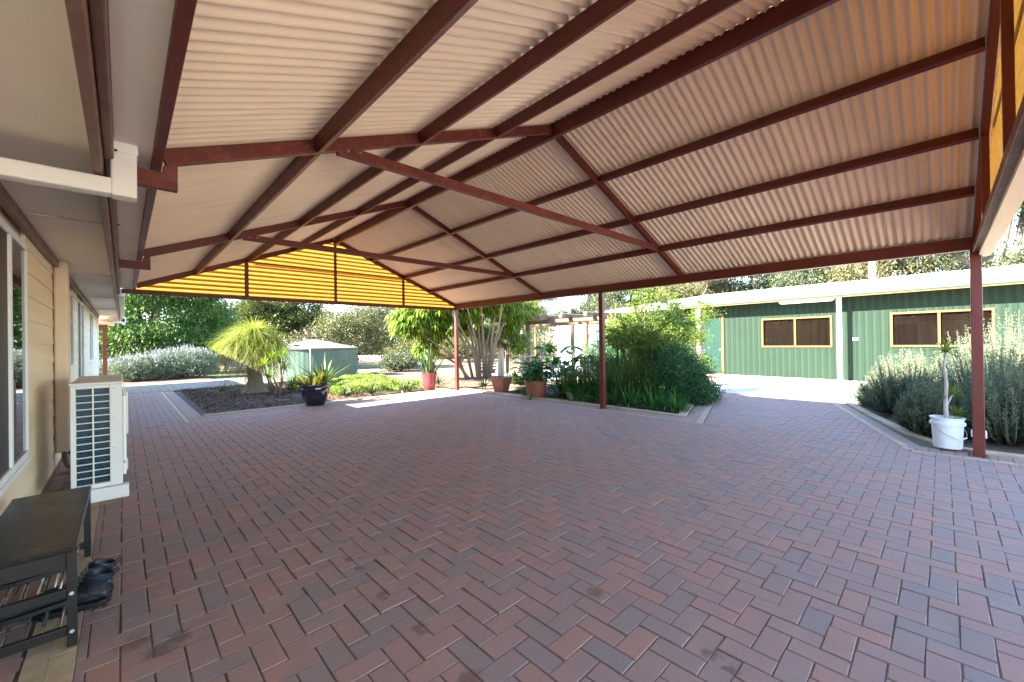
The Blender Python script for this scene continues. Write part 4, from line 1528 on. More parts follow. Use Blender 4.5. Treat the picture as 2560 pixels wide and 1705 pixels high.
def rosette(n, L, W, lo, hi, droop, fold=.22, segs=5, r0=.03, z0=0.0, taper=.8, jit=.25, wmid=.35):
    """leaves round a centre, elevation between lo and hi degrees"""
    az = np.arange(n) * 2.39996 + RNG.random(n) * jit
    k = (np.arange(n) + .5) / n
    el = np.radians(hi + (lo - hi) * k + RNG.normal(size=n) * 4)
    D = np.stack([np.cos(az) * np.cos(el), np.sin(az) * np.cos(el), np.sin(el)], 1)
    B = np.stack([np.cos(az) * r0, np.sin(az) * r0, np.full(n, z0)], 1)
    l = L * (.75 + .4 * RNG.random(n))
    return blades(B, D, l, W * (.85 + .3 * RNG.random(n)), droop * (.5 + RNG.random(n)), segs, fold, taper, .05, wmid)


def clump(n, L, W, spread, tilt, droop, segs=5, fold=0, wmid=.2, z0=.0, tw=.25):
    a = RNG.random(n) * 2 * np.pi
    r = spread * np.sqrt(RNG.random(n))
    B = np.stack([np.cos(a) * r, np.sin(a) * r, np.full(n, z0)], 1)
    a2 = a + RNG.normal(size=n) * .6
    t = np.radians(np.abs(RNG.normal(size=n)) * tilt)
    D = np.stack([np.cos(a2) * np.sin(t), np.sin(a2) * np.sin(t), np.cos(t)], 1)
    return blades(B, D, L * (.55 + .55 * RNG.random(n)), W * (.7 + .6 * RNG.random(n)), droop * RNG.random(n) * 1.6, segs, fold, .8, tw, wmid)


# ---------------------------------------------------------------- trees beyond the garden
tree('fern_leaved_tree', 'broad dark green ferny tree behind the lavender', 'tree', (-.4, 31.0),
     [(.2, 31.5, 5.0, 2.6, 2.6, 2.4), (2.6, 30.5, 5.4, 2.2, 2.2, 2.4), (3.3, 31.5, 3.4, 1.7, 2.0, 1.5), (1.2, 30.0, 2.8, 2.2, 1.6, 1.4), (-1.6, 31.5, 3.2, 1.8, 1.8, 2.0), (1.5, 31.5, 7.2, 2.6, 2.4, 1.6), (2.8, 30.2, 1.9, 1.5, 1.3, 1.1), (.6, 29.8, 1.5, 2.0, 1.2, 1.0), (-1.4, 30.6, 1.4, 1.6, 1.4, 1.0), (4.1, 31, 1.6, 1.0, 1.2, 1.0)],
       .22, 78000, .20, .05, L_JAC, BARKD, fork=.18, per=60, cs=.38, shell=.55, droop=.75, out=.55, rnd=.45, twigs=40, lean=(.8, -.3))
tree('cypress_tree', 'yellow green cypress tree rising above the ponytail palm', 'tree', (10.2, 43.0),
     [(10.0, 43, 3.2, 2.8, 2.5, 2.0), (8.6, 43, 4.6, 1.2, 1.4, 1.7), (10.6, 43, 5.6, 2.0, 1.6, 1.7), (12.4, 42.5, 4.4, 1.9, 1.7, 1.7), (11.2, 43, 7.2, 1.4, 1.3, 1.5)],
     .25, 30000, .22, .07, L_CON, BARKD, fork=.3, per=40, cs=.28, shell=.5, droop=-.3, out=.6, rnd=.6)
tree('wattle_tree', 'pale olive wattle tree behind the water tank', 'tree', (10.6, 26.5),
     [(9.6, 26.2, 2.6, 1.3, 1.3, 1.1), (11.0, 26.0, 3.0, 1.4, 1.3, 1.2), (12.3, 25.5, 2.1, 1.2, 1.2, 1.2), (10.6, 26, 1.3, 2.0, 1.4, .9), (12.6, 24.8, 1.0, .9, .9, .9)],
     .14, 34000, .10, .035, L_WAT, BARKG, fork=.3, per=40, cs=.24, shell=.4, droop=.2)
gums = [
    ('pale barked gum tree between the water tank and the red corner post', (19.5, 38.0), .22, 9.5, 3.2, L_GUM),
    ('thin gum tree behind the cypress and the wattle', (14.5, 47.0), .2, 9.0, 3.4, L_GUM2),
    ('gum tree showing behind the umbrella tree leaves', (25.5, 35.0), .22, 9.0, 3.3, L_GUM),
    ('gum tree left of the white mast behind the pergola', (29.5, 28.5), .25, 10, 3.2, L_GUM),
    ('leaning gum tree right of the white mast', (33.0, 23.0), .24, 10.5, 3.2, L_GUM),
    ('gum tree over the left end of the pale shed roof', (37.5, 17.5), .26, 9.5, 3.3, L_GUM2),
    ('spreading gum tree over the middle of the shed roof', (38.5, 11.5), .28, 10, 3.6, L_GUM2),
    ('gum tree behind the white flue on the shed roof', (40.0, 5.8), .28, 10.5, 3.4, L_GUM),
    ('gum tree left of the near red post above the shed roof', (37.0, 2.2), .3, 11, 3.4, L_GUM2),
    ('tall open gum tree above the shed at the right edge', (29.0, -1.6), .3, 11, 3.2, L_GUM),
    ('bushy gum tree between the shed flue and the near red post', (34.0, 4.2), .24, 8.5, 3.4, L_GUM2),
    ('low bushy gum tree above the shed window nearest the flue', (34.5, 8.8), .24, 8.5, 3.4, L_GUM),
    ('low bushy gum tree above the shed door', (33.5, 13.8), .24, 8.0, 3.4, L_GUM2),
    ('bushy gum tree behind the left end of the hip roof', (32.0, 19.5), .24, 8.5, 3.2, L_GUM),
    ('gum tree partly hidden by the cypress at the lawn end', (7.0, 50.0), .2, 7.0, 3.0, L_GUM2),
]
for lab, (x, y), r, h, w, lm in gums:
    lobes = []
    for k in range(7):
        a = k * 2.4 + x
        rr = w * (.35 + .5 * random.random())
        lobes.append((x + rr * math.cos(a), y + rr * math.sin(a), h * (.38 + .085 * k), w * random.uniform(.36, .5), w * random.uniform(.36, .5), w * random.uniform(.26, .36)))
    tree('gum_tree', lab, 'tree', (x, y), lobes, r, 34000 if x > 28 else 20000, .21, .058, lm, BARKG, fork=.34, per=30, cs=.36, shell=.35, droop=.7, out=.25, rnd=.7, twigs=40, group='gum trees round the garden')

# distant bush: one mass
parts, tr = [], MB()
for k in range(58):
    a = math.radians(-6 + 112 * k / 57 + random.uniform(-1, 1))
    d = random.uniform(62, 95)
    x, y = d * math.sin(a), d * math.cos(a)
    h = random.uniform(6, 10)
    lobes = [(x + random.uniform(-3, 3), y + random.uniform(-3, 3), h * random.uniform(.3, .9), 2.6, 2.6, 1.7) for _ in range(6)]
    P, O, C, pk = crown_points(lobes, 1900, 30, .5, .3)
    V, F = leaf_quads(P, O * .4 + unit(1900) * .8 + np.array([0, 0, -.5]), .55, .17)
    V[:, 2] = np.maximum(V[:, 2], 0)
    parts.append((V, F))
    for _ in range(3):
        tx, ty = x + random.uniform(-3, 3), y + random.uniform(-3, 3)
        tr.tube(wobble((tx, ty, 0), (tx + random.uniform(-1, 1), ty, h * .7), 3, .2), [.16, .14, .11, .06], 5)
V, F = join(parts)
bush = link('bushland', fast_mesh('bushland', V, F), L_GUM, None)
tag(bush, 'hazy grey green bushland beyond the paddock', 'bushland', kind='stuff')
tb = tr.build('trunks', BARKG, bush)
tag(tb, kind='stuff')
parts = []
for k in range(120):
    a = math.radians(random.uniform(2, 62))
    d = random.uniform(30, 58)
    x, y = d * math.sin(a), d * math.cos(a)
    if x < 8.5 and y < 42 or (11.5 < x < 18 and y < 35) or x > 30:
        continue
    h = random.uniform(1.0, 3.2)
    P, O, C, pk = crown_points([(x, y, h * .5, 1.6, 1.6, h * .55), (x + 1, y - .5, h * .35, 1.2, 1.2, h * .4)], 1300, 26, .25, .3)
    V, F = leaf_quads(P, O * .4 + unit(1300) * .8, .26, .08)
    V[:, 2] = np.maximum(V[:, 2], 0)
    parts.append((V, F))
tag(leafpart('undergrowth', join(parts), L_GUM2, None), 'tangled olive undergrowth across the dry paddock', kind='stuff')
# low scrub in the paddock
for lab, (x, y), r, h, m in (('olive bush behind the red pot and its spiky plant', (13.2, 23.0), 1.5, 1.7, L_WAT), ('grey green low bush right of the water tank', (11.4, 21.2), 1.0, .9, L_GUM), ('dark low bush behind the lavender right end', (5.2, 34.0), 1.8, 1.6, L_CON),
                             ('grey green scrub beyond the railing', (19.5, 18.5), 1.8, 2.0, L_GUM), ('tall scrub seen through the pergola posts', (21.5, 21.5), 2.2, 3.4, L_GUM2), ('olive scrub beside the long white tank', (20.0, 27.0), 2.2, 2.4, L_WAT)):
    T = thing('scrub_bush', lab, 'bush', (x, y, 0))
    crown('leaves', m, T, [(0, 0, h * .5, r, r * .8, h * .5), (r * .4, .2, h * .7, r * .6, r * .6, h * .35), (-r * .5, 0, h * .45, r * .6, r * .6, h * .4)], 9000, .11, .035, 30, .2, .4, .1)
    mb = MB()
    for k in range(6):
        a = k * 1.05
        mb.tube(wobble((0, 0, -.03), (r * .5 * math.cos(a), r * .5 * math.sin(a), h * .7), 3, .05), [.04, .03, .02, .012], 5)
    mb.build('stems', BARKD, T)

# ---------------------------------------------------------------- lavender
def lavender(label, x, y, r, h, n):
    T = thing('lavender_bush', label, 'lavender', (x, y, 0), 0, 'lavender bushes')
    lob = [(0, 0, h * .5, r, r * .85, h * .5), (r * .45, -.1, h * .45, r * .65, r * .7, h * .45), (-r * .45, -.15, h * .42, r * .65, r * .7, h * .42), (0, -.2, h * .25, r, r * .8, h * .25), (.2, -.1, h * .15, r * .95, r * .8, h * .15)]
    crown('leaves', L_LAV, T, lob, int(n * 1.5), .085, .026, 18, .09, .66, -.6, .6, .5)
    P, O, C, pk = crown_points(lob[:3], n // 9, 6, .1, .9)
    keep = O[:, 2] > .25
    V, F = leaf_quads(P[keep] + O[keep] * .06, O[keep] * .4 + np.array([0, 0, 1.0]) + unit(keep.sum()) * .25, .12, .03)
    tag(leafpart('flowers', (V, F), L_LAVF, T), kind='stuff')
    mb = MB()
    for k in range(9):
        a = k * .7
        mb.tube(wobble((0, 0, -.02), (r * .6 * math.cos(a), r * .5 * math.sin(a), h * .5), 3, .05), [.03, .022, .015, .01], 5)
    mb.build('stems', BARKD, T)


lavender('large flowering lavender bush on the right by the lawn', 2.15, 25.5, 1.25, 1.42, 20000)
lavender('rounded grey lavender bush in the middle of the row', .45, 25.2, 1.0, 1.1, 14000)
lavender('small lavender bush by the red verandah post', -.75, 26.0, .8, .85, 9000)
lavender('lavender bush behind the middle of the row', 1.1, 26.6, 1.0, 1.25, 9000)

# ---------------------------------------------------------------- ponytail palms
def ponytail(label, x, y, trunk, crowns, rad, n, length):
    T = thing('ponytail_palm', label, 'palm', (x, y, 0))
    MB().lathe(trunk, 40).build('trunk', mat('elephant_foot_bark', (.30, .25, .20), .9, var=.25, scale=14, bump=.8, bscale=60), T, smooth=True)
    ps, dry = [], []
    for (cx, cy, cz, f) in crowns:
        k = int(n * f)
        u = unit(k)
        u[:, 2] = np.abs(u[:, 2]) * .9 - .12
        B = np.array([cx, cy, cz]) + u * rad * .2 * RNG.random((k, 1))
        D = u + np.array([0, 0, .35]) + unit(k) * .3
        ps.append(blades(B, D, length * (.5 + .6 * RNG.random(k)), .0165, (.4 + .75 * RNG.random(k)), 7, 0, .9, .3, .15))
        k2 = k // 7
        u = unit(k2)
        B = np.array([cx, cy, cz - .05]) + u * .08
        dry.append(blades(B, u * np.array([1, 1, .2]), length * (.6 + .4 * RNG.random(k2)), .016, 1.2 + .6 * RNG.random(k2), 6, 0, .9, .3, .15))
    leafpart('leaves', join(ps), L_PONY, T)
    leafpart('dry_skirt', join(dry), L_PONYD, T)
    return T


PT = [(.45, -.05), (.40, .03), (.34, .10), (.27, .22), (.22, .38), (.19, .55), (.165, .75), (.15, .95), (.13, 1.15), (.10, 1.3), (.0, 1.35)]
ponytail('ponytail palm with swollen trunk and drooping yellow green leaves in the mulch bed', 3.02, 15.0, PT, [(0, 0, 1.35, .35), (-.4, .1, 1.5, .28), (.4, -.1, 1.45, .28), (0, .2, 1.85, .3)], 1.0, 4600, 1.12)
PT2 = [(.35, -.05), (.28, .15), (.16, .5), (.12, 1.5), (.11, 2.8), (.10, 3.4), (.0, 3.45)]
ponytail('tall ponytail palm hanging over the pergola', 14.2, 14.2, PT2, [(0, 0, 3.4, .5), (.3, -.2, 3.6, .3), (-.3, .2, 3.5, .3)], 1.0, 2600, 1.35)

# ---------------------------------------------------------------- umbrella tree with many stems
UT = thing('umbrella_tree', 'many stemmed umbrella tree behind the red corner post', 'tree', (10.9, 13.2, 0))
tips = []
mb = MB()
targets = [(-3.4, .4, 2.2), (-2.8, .9, 3.2), (-2.2, .1, 3.4), (-1.5, -.4, 3.6), (-.9, .6, 3.8), (-.4, -.3, 3.9), (.2, .5, 4.0), (.7, -.4, 3.8), (1.2, .5, 3.6), (1.6, -.2, 3.3), (-2.0, -.6, 2.6), (.3, -.9, 3.2), (-2.6, .7, 1.5), (1.9, .6, 2.9)]
for (tx, ty, tz) in targets:
    a = Vector((tx * .22 + random.uniform(-.15, .15), ty * .35, -.03))
    e = Vector((tx, ty, tz))
    m1 = a.lerp(e, .35) + Vector((-tx * .1, 0, tz * .08))
    m2 = a.lerp(e, .7) + Vector((-tx * .06, random.uniform(-.1, .1), tz * .05))
    mb.tube([a, a.lerp(m1, .5), m1, m1.lerp(m2, .5), m2, e], [.062, .056, .05, .043, .035, .022], 8)
    tips += [m2, e, e.lerp(m2, .4)]
mb.build('trunk', BARKL, UT, smooth=True)
lob = [(-3.1, .2, 2.3, .9, .8, .6), (-2.4, .5, 3.1, 1.0, .8, .6), (-1.2, 0, 3.5, 1.1, .9, .6), (.2, 0, 3.8, 1.2, .9, .6), (1.3, .2, 3.2, 1.0, .9, .7), (-2.3, .8, 1.4, .6, .5, .4), (1.6, .3, 2.2, .7, .7, .6), (-2.0, .9, 2.0, .7, .6, .5), (0.2, 1.3, 2.4, 1.2, .5, .7), (.9, .8, 1.7, .7, .5, .5), (2.3, .2, 3.1, .8, .7, .6), (.8, .2, 2.9, .9, .7, .5), (-.6, .5, 2.8, .9, .6, .5), (-1.6, .3, 2.6, .7, .6, .5), (1.9, -.3, 1.5, .5, .5, .5)]
P, O, C, pk = crown_points(lob, 1750, 3, .16, .35)
vs = []
for p, o in zip(P, O):
    k = 8
    az = np.arange(k) * 2 * np.pi / k + random.random() * 6
    el = np.radians(-35 + RNG.normal(size=k) * 12)
    D = np.stack([np.cos(az) * np.cos(el), np.sin(az) * np.cos(el), np.sin(el)], 1) + o * .25
    B = np.tile(p, (k, 1)) + D * .03
    vs.append(blades(B, D, .20 + .1 * RNG.random(k), .062, .5, 3, .12, .7, .1, .5))
leafpart('crown', join(vs), L_SCH, UT)

# ---------------------------------------------------------------- plants of the left bed
T = thing('dracaena_clump', 'branched dracaena with bright green tufts beside the ponytail trunk', 'plant', (3.35, 13.8, 0))
mb, lv = MB(), []
for (tx, ty, tz) in ((-.35, .0, .95), (-.1, .2, 1.15), (.12, -.1, 1.25), (.25, .2, .8), (-.25, -.2, .6), (.1, .1, 1.0)):
    mb.tube(wobble((tx * .2, ty * .2, -.02), (tx, ty, tz), 4, .05), [.035, .03, .026, .022, .018], 7)
    v, f = rosette(38, .36, .03, -10, 80, .25, .15, 4, .02, 0)
    lv.append((v + np.array([tx, ty, tz]), f))
mb.build('stems', BARKL, T, smooth=True)
leafpart('leaves', join(lv), L_DRC, T)


def rosette_plant(name, label, cat, x, y, z, args, m, group=None, scale=1.0, rz=0):
    T = thing(name, label, cat, (x, y, z), rz, group)
    v, f = rosette(**args)
    leafpart('leaves', (v * scale, f), m, T)
    MB().lathe([(.0, -.06), (.05 * scale, -.05), (.05 * scale, .04), (.0, .07)], 10).build('stem', BARKL, T)
    return T


AG = dict(n=30, L=.55, W=.085, lo=8, hi=82, droop=.12, fold=.25, r0=.04, z0=.08)
rosette_plant('agave', 'wide green agave rosette left of the navy pot', 'agave', 3.85, 14.1, .02, AG, L_AGV)
AL = dict(n=22, L=.30, W=.04, lo=15, hi=75, droop=-.05, fold=.35, r0=.02, z0=.0)
for lab, x, y, s in (('small grey aloe alone on the bare mulch', 2.35, 16.3, .9), ('aloe right of the navy pot near the kerb', 4.55, 11.75, 1.15), ('dark aloe in the middle of the bed edge', 5.35, 11.7, 1.2),
                     ('aloe at the kerb left of the red pot', 6.35, 11.65, 1.2), ('aloe touching the red pot on its left', 6.75, 12.0, 1.15), ('aloe behind the red corner post', 8.3, 12.7, 1.3),
                     ('fat green aloe left of the square planter', 8.75, 10.6, 1.15), ('aloe between the red pot and the corner post', 7.75, 12.4, 1.2), ('aloe on the lime ground cover behind the navy pot', 4.9, 12.6, 1.1), ('aloe at the back of the lime ground cover', 6.2, 13.2, 1.2)):
    rosette_plant('aloe_plant', lab, 'aloe', x, y, .02, AL, L_ALO, 'aloes of the garden bed', s, x * 3)
# lime ground cover
n = 26000
xs = 4.4 + RNG.random(n) * 2.9
ys = 11.75 + RNG.random(n) * 4.6
hh = .22 + .14 * np.sin(xs * 2.3 + ys) * np.cos(ys * 1.9) + .08 * np.sin(xs * 7) * np.sin(ys * 6)
P = np.stack([xs, ys, np.maximum(.02, hh * RNG.random(n) ** .4)], 1)
V, F = leaf_quads(P, unit(n) * .6 + np.array([0, 0, .8]), .085, .022)
tag(leafpart('ground_cover', (V, F), L_LIME, None), 'lime green succulent ground cover between the navy pot and the red pot', kind='stuff')

# ---------------------------------------------------------------- pots
def pot(name, label, cat, x, y, prof, m, soil_r, soil_z, group=None):
    T = thing(name, label, cat, (x, y, 0), 0, group)
    MB().lathe(prof, 48).build('body', m, T, smooth=True)
    MB().lathe([(0, soil_z + .015), (soil_r * .6, soil_z + .012), (soil_r, soil_z)], 24).build('soil', MULCH, T)
    return T


NAVY = mat('navy_glaze', (.006, .010, .026), .12, var=.3, scale=4, spec=.6, coat=.4)
pot('navy_pot', 'glossy navy blue glazed pot on the paving edge', 'pot', 3.5, 10.9, [(.0, 0), (.205, .0), (.215, .012), (.275, .15), (.322, .30), (.335, .41), (.330, .45), (.345, .455), (.352, .475), (.350, .52), (.338, .53), (.318, .525), (.31, .46), (.30, .40), (.0, .40)], NAVY, .305, .45)
T = rosette_plant('variegated_agave', 'variegated yellow and pink edged agave in the navy pot', 'agave', 3.42, 10.9, .455, dict(n=64, L=.46, W=.06, lo=25, hi=85, droop=.12, fold=.25, r0=.17, z0=.0, jit=2), L_VAR)
rosette_plant('grey_agave', 'tall pale green agave at the right of the navy pot', 'agave', 3.68, 10.95, .46, dict(n=26, L=.78, W=.10, lo=12, hi=80, droop=.06, fold=.22, r0=.05, z0=.05), L_AGV)
MAR = mat('maroon_glaze', (.17, .03, .038), .3, var=.12, scale=3, spec=.5)
pot('maroon_pot', 'tall tapered maroon pot by the red corner post', 'pot', 7.15, 11.42, [(0, 0), (.155, 0), (.165, .01), (.215, .30), (.25, .56), (.255, .58), (.235, .58), (.225, .52), (.0, .5)], MAR, .225, .52)
T = thing('snake_plant', 'upright pale edged spiky plant in the maroon pot', 'plant', (7.15, 11.42, .53))
v1 = clump(40, .88, .10, .17, 20, .05, 5, .2, .35)
v2 = clump(12, .55, .07, .18, 50, .5, 5, .2, .35)
leafpart('leaves', join([v1, v2]), L_SNK, T)
TER = mat('terracotta', (.29, .105, .06), .75, var=.12, scale=3, dirt=(.45, .27, .19), dirt_amt=.4, dscale=4)
TERP = mat('terracotta_plastic', (.30, .10, .062), .45, var=.08, scale=3)
SP = thing('square_planter', 'square terracotta coloured plastic planter on the kerb', 'planter', (8.32, 9.25, 0), .25)
def frustum(mb, w0, w1, z0, z1):
    mb.add([(-w0, -w0, z0), (w0, -w0, z0), (w0, w0, z0), (-w0, w0, z0), (-w1, -w1, z1), (w1, -w1, z1), (w1, w1, z1), (-w1, w1, z1)], [(0, 3, 2, 1), (4, 5, 6, 7), (0, 1, 5, 4), (1, 2, 6, 5), (2, 3, 7, 6), (3, 0, 4, 7)])
    return mb
frustum(MB(), .16, .225, .02, .36).build('body', TERP, SP, bevel=.015)
frustum(MB(), .235, .25, .361, .42).build('rim', TERP, SP, bevel=.01)
frustum(MB(), .255, .26, .4205, .455).build('rim', TERP, SP, bevel=.008)
frustum(MB(), .22, .22, .4555, .462).build('soil', MULCH, SP)
for sx in (-1, 1):
    for sy in (-1, 1):
        MB().box(sx * .13 - .025, sx * .13 + .025, sy * .13 - .025, sy * .13 + .025, 0, .0199).build('foot', TERP, SP)
T = thing('frangipani_stem', 'bare thin stem staked in the square planter', 'plant', (8.32, 9.25, .455))
MB().tube(wobble((.05, .03, 0), (.07, .05, .62), 4, .008), [.012, .011, .01, .009, .007], 6).build('stem', BARKL, T)
MB().tube([(-.12, -.08, 0), (-.12, -.08, .06)], .014, 6).build('peg', BLACKM, T)
T = rosette_plant('bromeliad', 'reddish bromeliad tied to the leaning pale log by the pergola', 'plant', 12.05, 13.1, 1.36, dict(n=22, L=.42, W=.06, lo=-25, hi=60, droop=.35, fold=.2, r0=.03, z0=.0), L_BRO)
lp = MB().tube(wobble((12.0, 13.35, -.03), (12.15, 13.5, 2.55), 5, .02), [.17, .15, .125, .12, .115, .11], 12)
tag(lp.build('log_post', mat('pale_log', (.48, .38, .30), .75, var=.15, scale=5, stretch=(1, 1, .3)), smooth=True), 'pale upright log post behind the square planter', 'post')
pot('terracotta_pot', 'round terracotta pot on the kerb of the shrub bed', 'pot', 8.22, 7.72, [(0, 0), (.215, 0), (.225, .01), (.265, .20), (.30, .385), (.318, .39), (.322, .46), (.30, .465), (.29, .40), (.0, .39)], TER, .29, .41)


def paddle(label, x, y, z, n, h, L, W, tilt, m=None, name='leafy_plant', spread=.15, cat='plant'):
    """stalks with large paddle leaves"""
    T = thing(name, label, cat, (x, y, z))
    mb, lv = MB(), []
    for k in range(n):
        a = random.random() * 6.28
        t = math.radians(abs(random.gauss(0, tilt)))
        d = Vector((math.cos(a) * math.sin(t), math.sin(a) * math.sin(t), math.cos(t)))
        b = Vector((random.uniform(-1, 1) * spread, random.uniform(-1, 1) * spread, -.02))
        hh = h * random.uniform(.5, 1.05)
        e = b + d * hh
        mb.tube([b, b.lerp(e, .5) + Vector((0, 0, .02)), e], [.012, .010, .007], 5)
        D = np.array([[d.x + math.cos(a) * .6, d.y + math.sin(a) * .6, d.z * .7]])
        lv.append(blades(np.array([tuple(e)]), D, L * random.uniform(.7, 1.15), W * random.uniform(.8, 1.15), random.uniform(.3, .8), 6, .18, .6, .3, .45))
    mb.build('stalks', mat('green_stalk', (.05, .10, .03), .6), T)
    leafpart('leaves', join(lv), m or L_PAD, T)
    return T


paddle('dark leafy plant filling the round terracotta pot', 8.22, 7.72, .41, 85, .50, .36, .12, 46, L_DRK, 'potted_lily', .16)
paddle('tall paddle leaved plant by the railing left of the middle post', 9.7, 8.0, 0, 20, 1.25, .75, .26, 24, None, 'canna_plant', .35)
paddle('paddle leaved plant leaning over the kerb right of the terracotta pot', 8.75, 7.2, 0, 16, .8, .6, .2, 45, None, 'canna_plant', .2)
paddle('bronze tipped paddle leaves in front of the white shed wall', 10.4, 7.4, 0, 12, 1.45, .5, .19, 16, L_BRO, 'canna_plant', .4)
paddle('green paddle leaves at the far end of the railing', 10.0, 9.2, 0, 16, 1.0, .5, .18, 28, None, 'canna_plant', .35)

# ferny light green plants left of the terracotta pot
T = thing('fern_plant', 'feathery light green fern between the planter and the terracotta pot', 'fern', (9.6, 9.6, 0))
lv = []
for k in range(46):
    a = random.random() * 6.28
    el = math.radians(random.uniform(30, 80))
    D0 = np.array([math.cos(a) * math.cos(el), math.sin(a) * math.cos(el), math.sin(el)])
    L0 = random.uniform(.6, 1.25)
    t = np.linspace(.15, 1, 26)
    C0 = np.array([random.uniform(-.3, .3), random.uniform(-.3, .3), 0]) + D0 * L0 * t[:, None] + np.array([0, 0, -.45]) * L0 * (t ** 2)[:, None]
    side = np.cross(D0, [0, 0, 1.0])
    for s in (-1, 1):
        lv.append(leaf_quads(C0, np.tile(side * s + D0 * .5, (26, 1)) + unit(26) * .1, .13 * (1.1 - t * .8), .03))
leafpart('fronds', join(lv), L_SHR, T)
T = thing('grass_tuft', 'fine pale grass between the square planter and the terracotta pot', 'grass', (8.75, 8.6, 0))
leafpart('blades', clump(500, .45, .007, .35, 30, .5, 5), leafmat('pale_grass', [(.08, .12, .03), (.16, .20, .06), (.26, .28, .12)], trans=.3), T)
for lab, x, y, r in (('rust brown rock at the bed edge beside the canna leaves', 8.55, 6.75, .13), ('smaller rust brown rock next to the larger one', 8.75, 6.98, .10)):
    T = MB()
    for i in range(9):
        th_ = math.pi * i / 8
        for k in range(14):
            t = 2 * math.pi * k / 14
            q = r * (1 + .18 * math.sin(3 * t + i) + .12 * math.cos(5 * t - i))
            T.v.append((q * math.sin(th_) * math.cos(t) * 1.4, q * math.sin(th_) * math.sin(t), r * .6 * math.cos(th_) + r * .3))
    for i in range(8):
        for k in range(14):
            T.f.append((i * 14 + k, i * 14 + (k + 1) % 14, (i + 1) * 14 + (k + 1) % 14, (i + 1) * 14 + k))
    o = T.build('rock', mat('rust_rock', (.26, .12, .065), .9, var=.3, scale=12, bump=.6), smooth=True)
    o.location = (x, y, .02)
    tag(o, lab, 'rock', 'rocks in the shrub bed')

# rushes and strap leaved clumps
for lab, x, y, h, n in (('tall dark rush clump left of the middle red post', 8.75, 6.9, 1.25, 700), ('tall rush clump just behind the middle red post', 8.85, 6.2, 1.35, 800),
                        ('tall rush clump right of the middle red post', 8.95, 5.55, 1.4, 850), ('leaning rush clump under the flowering shrub', 9.15, 4.95, 1.3, 750), ('rush clump at the back near the railing', 9.9, 6.6, 1.3, 500)):
    T = thing('rush_clump', lab, 'rush', (x, y, 0), 0, 'rush clumps in the shrub bed')
    leafpart('stems', clump(n, h, .009, .30, 17, .15, 5, 0, .1), L_RUSH, T)
for lab, x, y, h, n in (('strap leaved clump left of the middle red post', 8.45, 6.25, .62, 130), ('strap leaved clump at the foot of the middle red post', 8.42, 5.55, .62, 140), ('strap leaved clump right of the middle red post', 8.45, 4.95, .66, 150),
                        ('strap leaved clump before the rushes on the kerb', 8.5, 4.4, .62, 150), ('strap leaved clump nearest the kerb corner', 8.55, 3.98, .52, 130), ('tall strap leaved clump under the dark shrub', 8.95, 4.45, .8, 140)):
    T = thing('agapanthus_clump', lab, 'plant', (x, y, 0), 0, 'strap leaved clumps along the kerb')
    leafpart('leaves', clump(n, h * 1.2, .030, .18, 44, .8, 6, .12, .25), L_STR, T)
T = thing('grass_tuft', 'bright green grass tuft at the kerb corner of the shrub bed', 'grass', (8.5, 3.95, 0))
leafpart('blades', clump(260, .42, .010, .25, 38, .6, 5), leafmat('bright_grass', [(.03, .09, .012), (.06, .15, .02), (.12, .21, .03)], trans=.35), T)


def shrub(name, label, x, y, lobes, n, L, W, m, cs=.16, shell=.35, droop=.1, bark=BARKD, stems=8, per=22, out=.4, sprays=0):
    T = thing(name, label, 'shrub', (x, y, 0))
    ob, C, pk = crown('leaves', m, T, lobes, n, L, W, per, cs, shell, droop, out)
    mb = MB()
    for k in range(stems):
        c = C[int(RNG.integers(len(C)))]
        mb.tube(wobble((random.uniform(-.1, .1), random.uniform(-.1, .1), -.03), tuple(c), 4, .07), [.03, .025, .018, .012, .006], 5)
    mb.build('stems', bark, T)
    if sprays:
        tw, pl, dl = MB(), [], []
        for k in range(sprays):
            l = lobes[int(RNG.integers(len(lobes)))]
            a = random.random() * 6.28
            el = math.radians(random.uniform(-5, 80))
            d = np.array([math.cos(a) * math.cos(el), math.sin(a) * math.cos(el), math.sin(el)])
            c0 = np.array(l[:3])
            e = c0 + d * np.array(l[3:]) * random.uniform(1.2, 1.75) + np.array([0, 0, .05])
            t = np.linspace(.3, 1, 30)[:, None]
            pts = c0 + (e - c0) * t + np.array([0, 0, -.12]) * t ** 2
            tw.tube([tuple(pts[0]), tuple(pts[15]), tuple(pts[29])], [.006, .004, .002], 4)
            pl.append(np.repeat(pts, 2, 0) + RNG.normal(size=(60, 3)) * .012)
            dl.append(np.tile(d * .5, (60, 1)) + unit(60) * .8)
        tag(leafpart('spray_leaves', leaf_quads(np.concatenate(pl), np.concatenate(dl), L, W), m, T), kind='stuff')
        tag(tw.build('spray_twigs', bark, T), kind='stuff')
    return T


shrub('flowering_shrub', 'tall sunlit yellow green shrub right of the middle red post', 9.45, 5.05, [(0, 0, .8, .65, .55, .5), (.2, .2, .45, .6, .6, .4), (0, 0, 1.5, .5, .5, .45), (-.1, .2, 2.0, .5, .45, .4), (.15, -.05, 2.45, .4, .4, .35), (.35, -.2, 1.3, .45, .4, .4), (0, .1, 2.8, .25, .25, .22), (-.35, .35, 1.6, .4, .4, .35)], 17000, .05, .026, L_SHR, sprays=70)
shrub('climbing_shrub', 'tall sunlit shrub with arching sprays before the shed door', 10.45, 5.0, [(-.25, .1, 1.55, .32, .3, .4), (.1, 0, 1.75, .32, .3, .4), (.4, -.1, 1.55, .28, .28, .35), (.3, -.05, 2.15, .16, .16, .3), (-.3, .1, 2.0, .14, .14, .35), (.75, -.2, 1.9, .22, .12, .10), (.1, 0, 1.2, .5, .4, .4), (.3, -.05, 2.5, .08, .08, .22)], 16000, .05, .026, L_SHR, sprays=55)
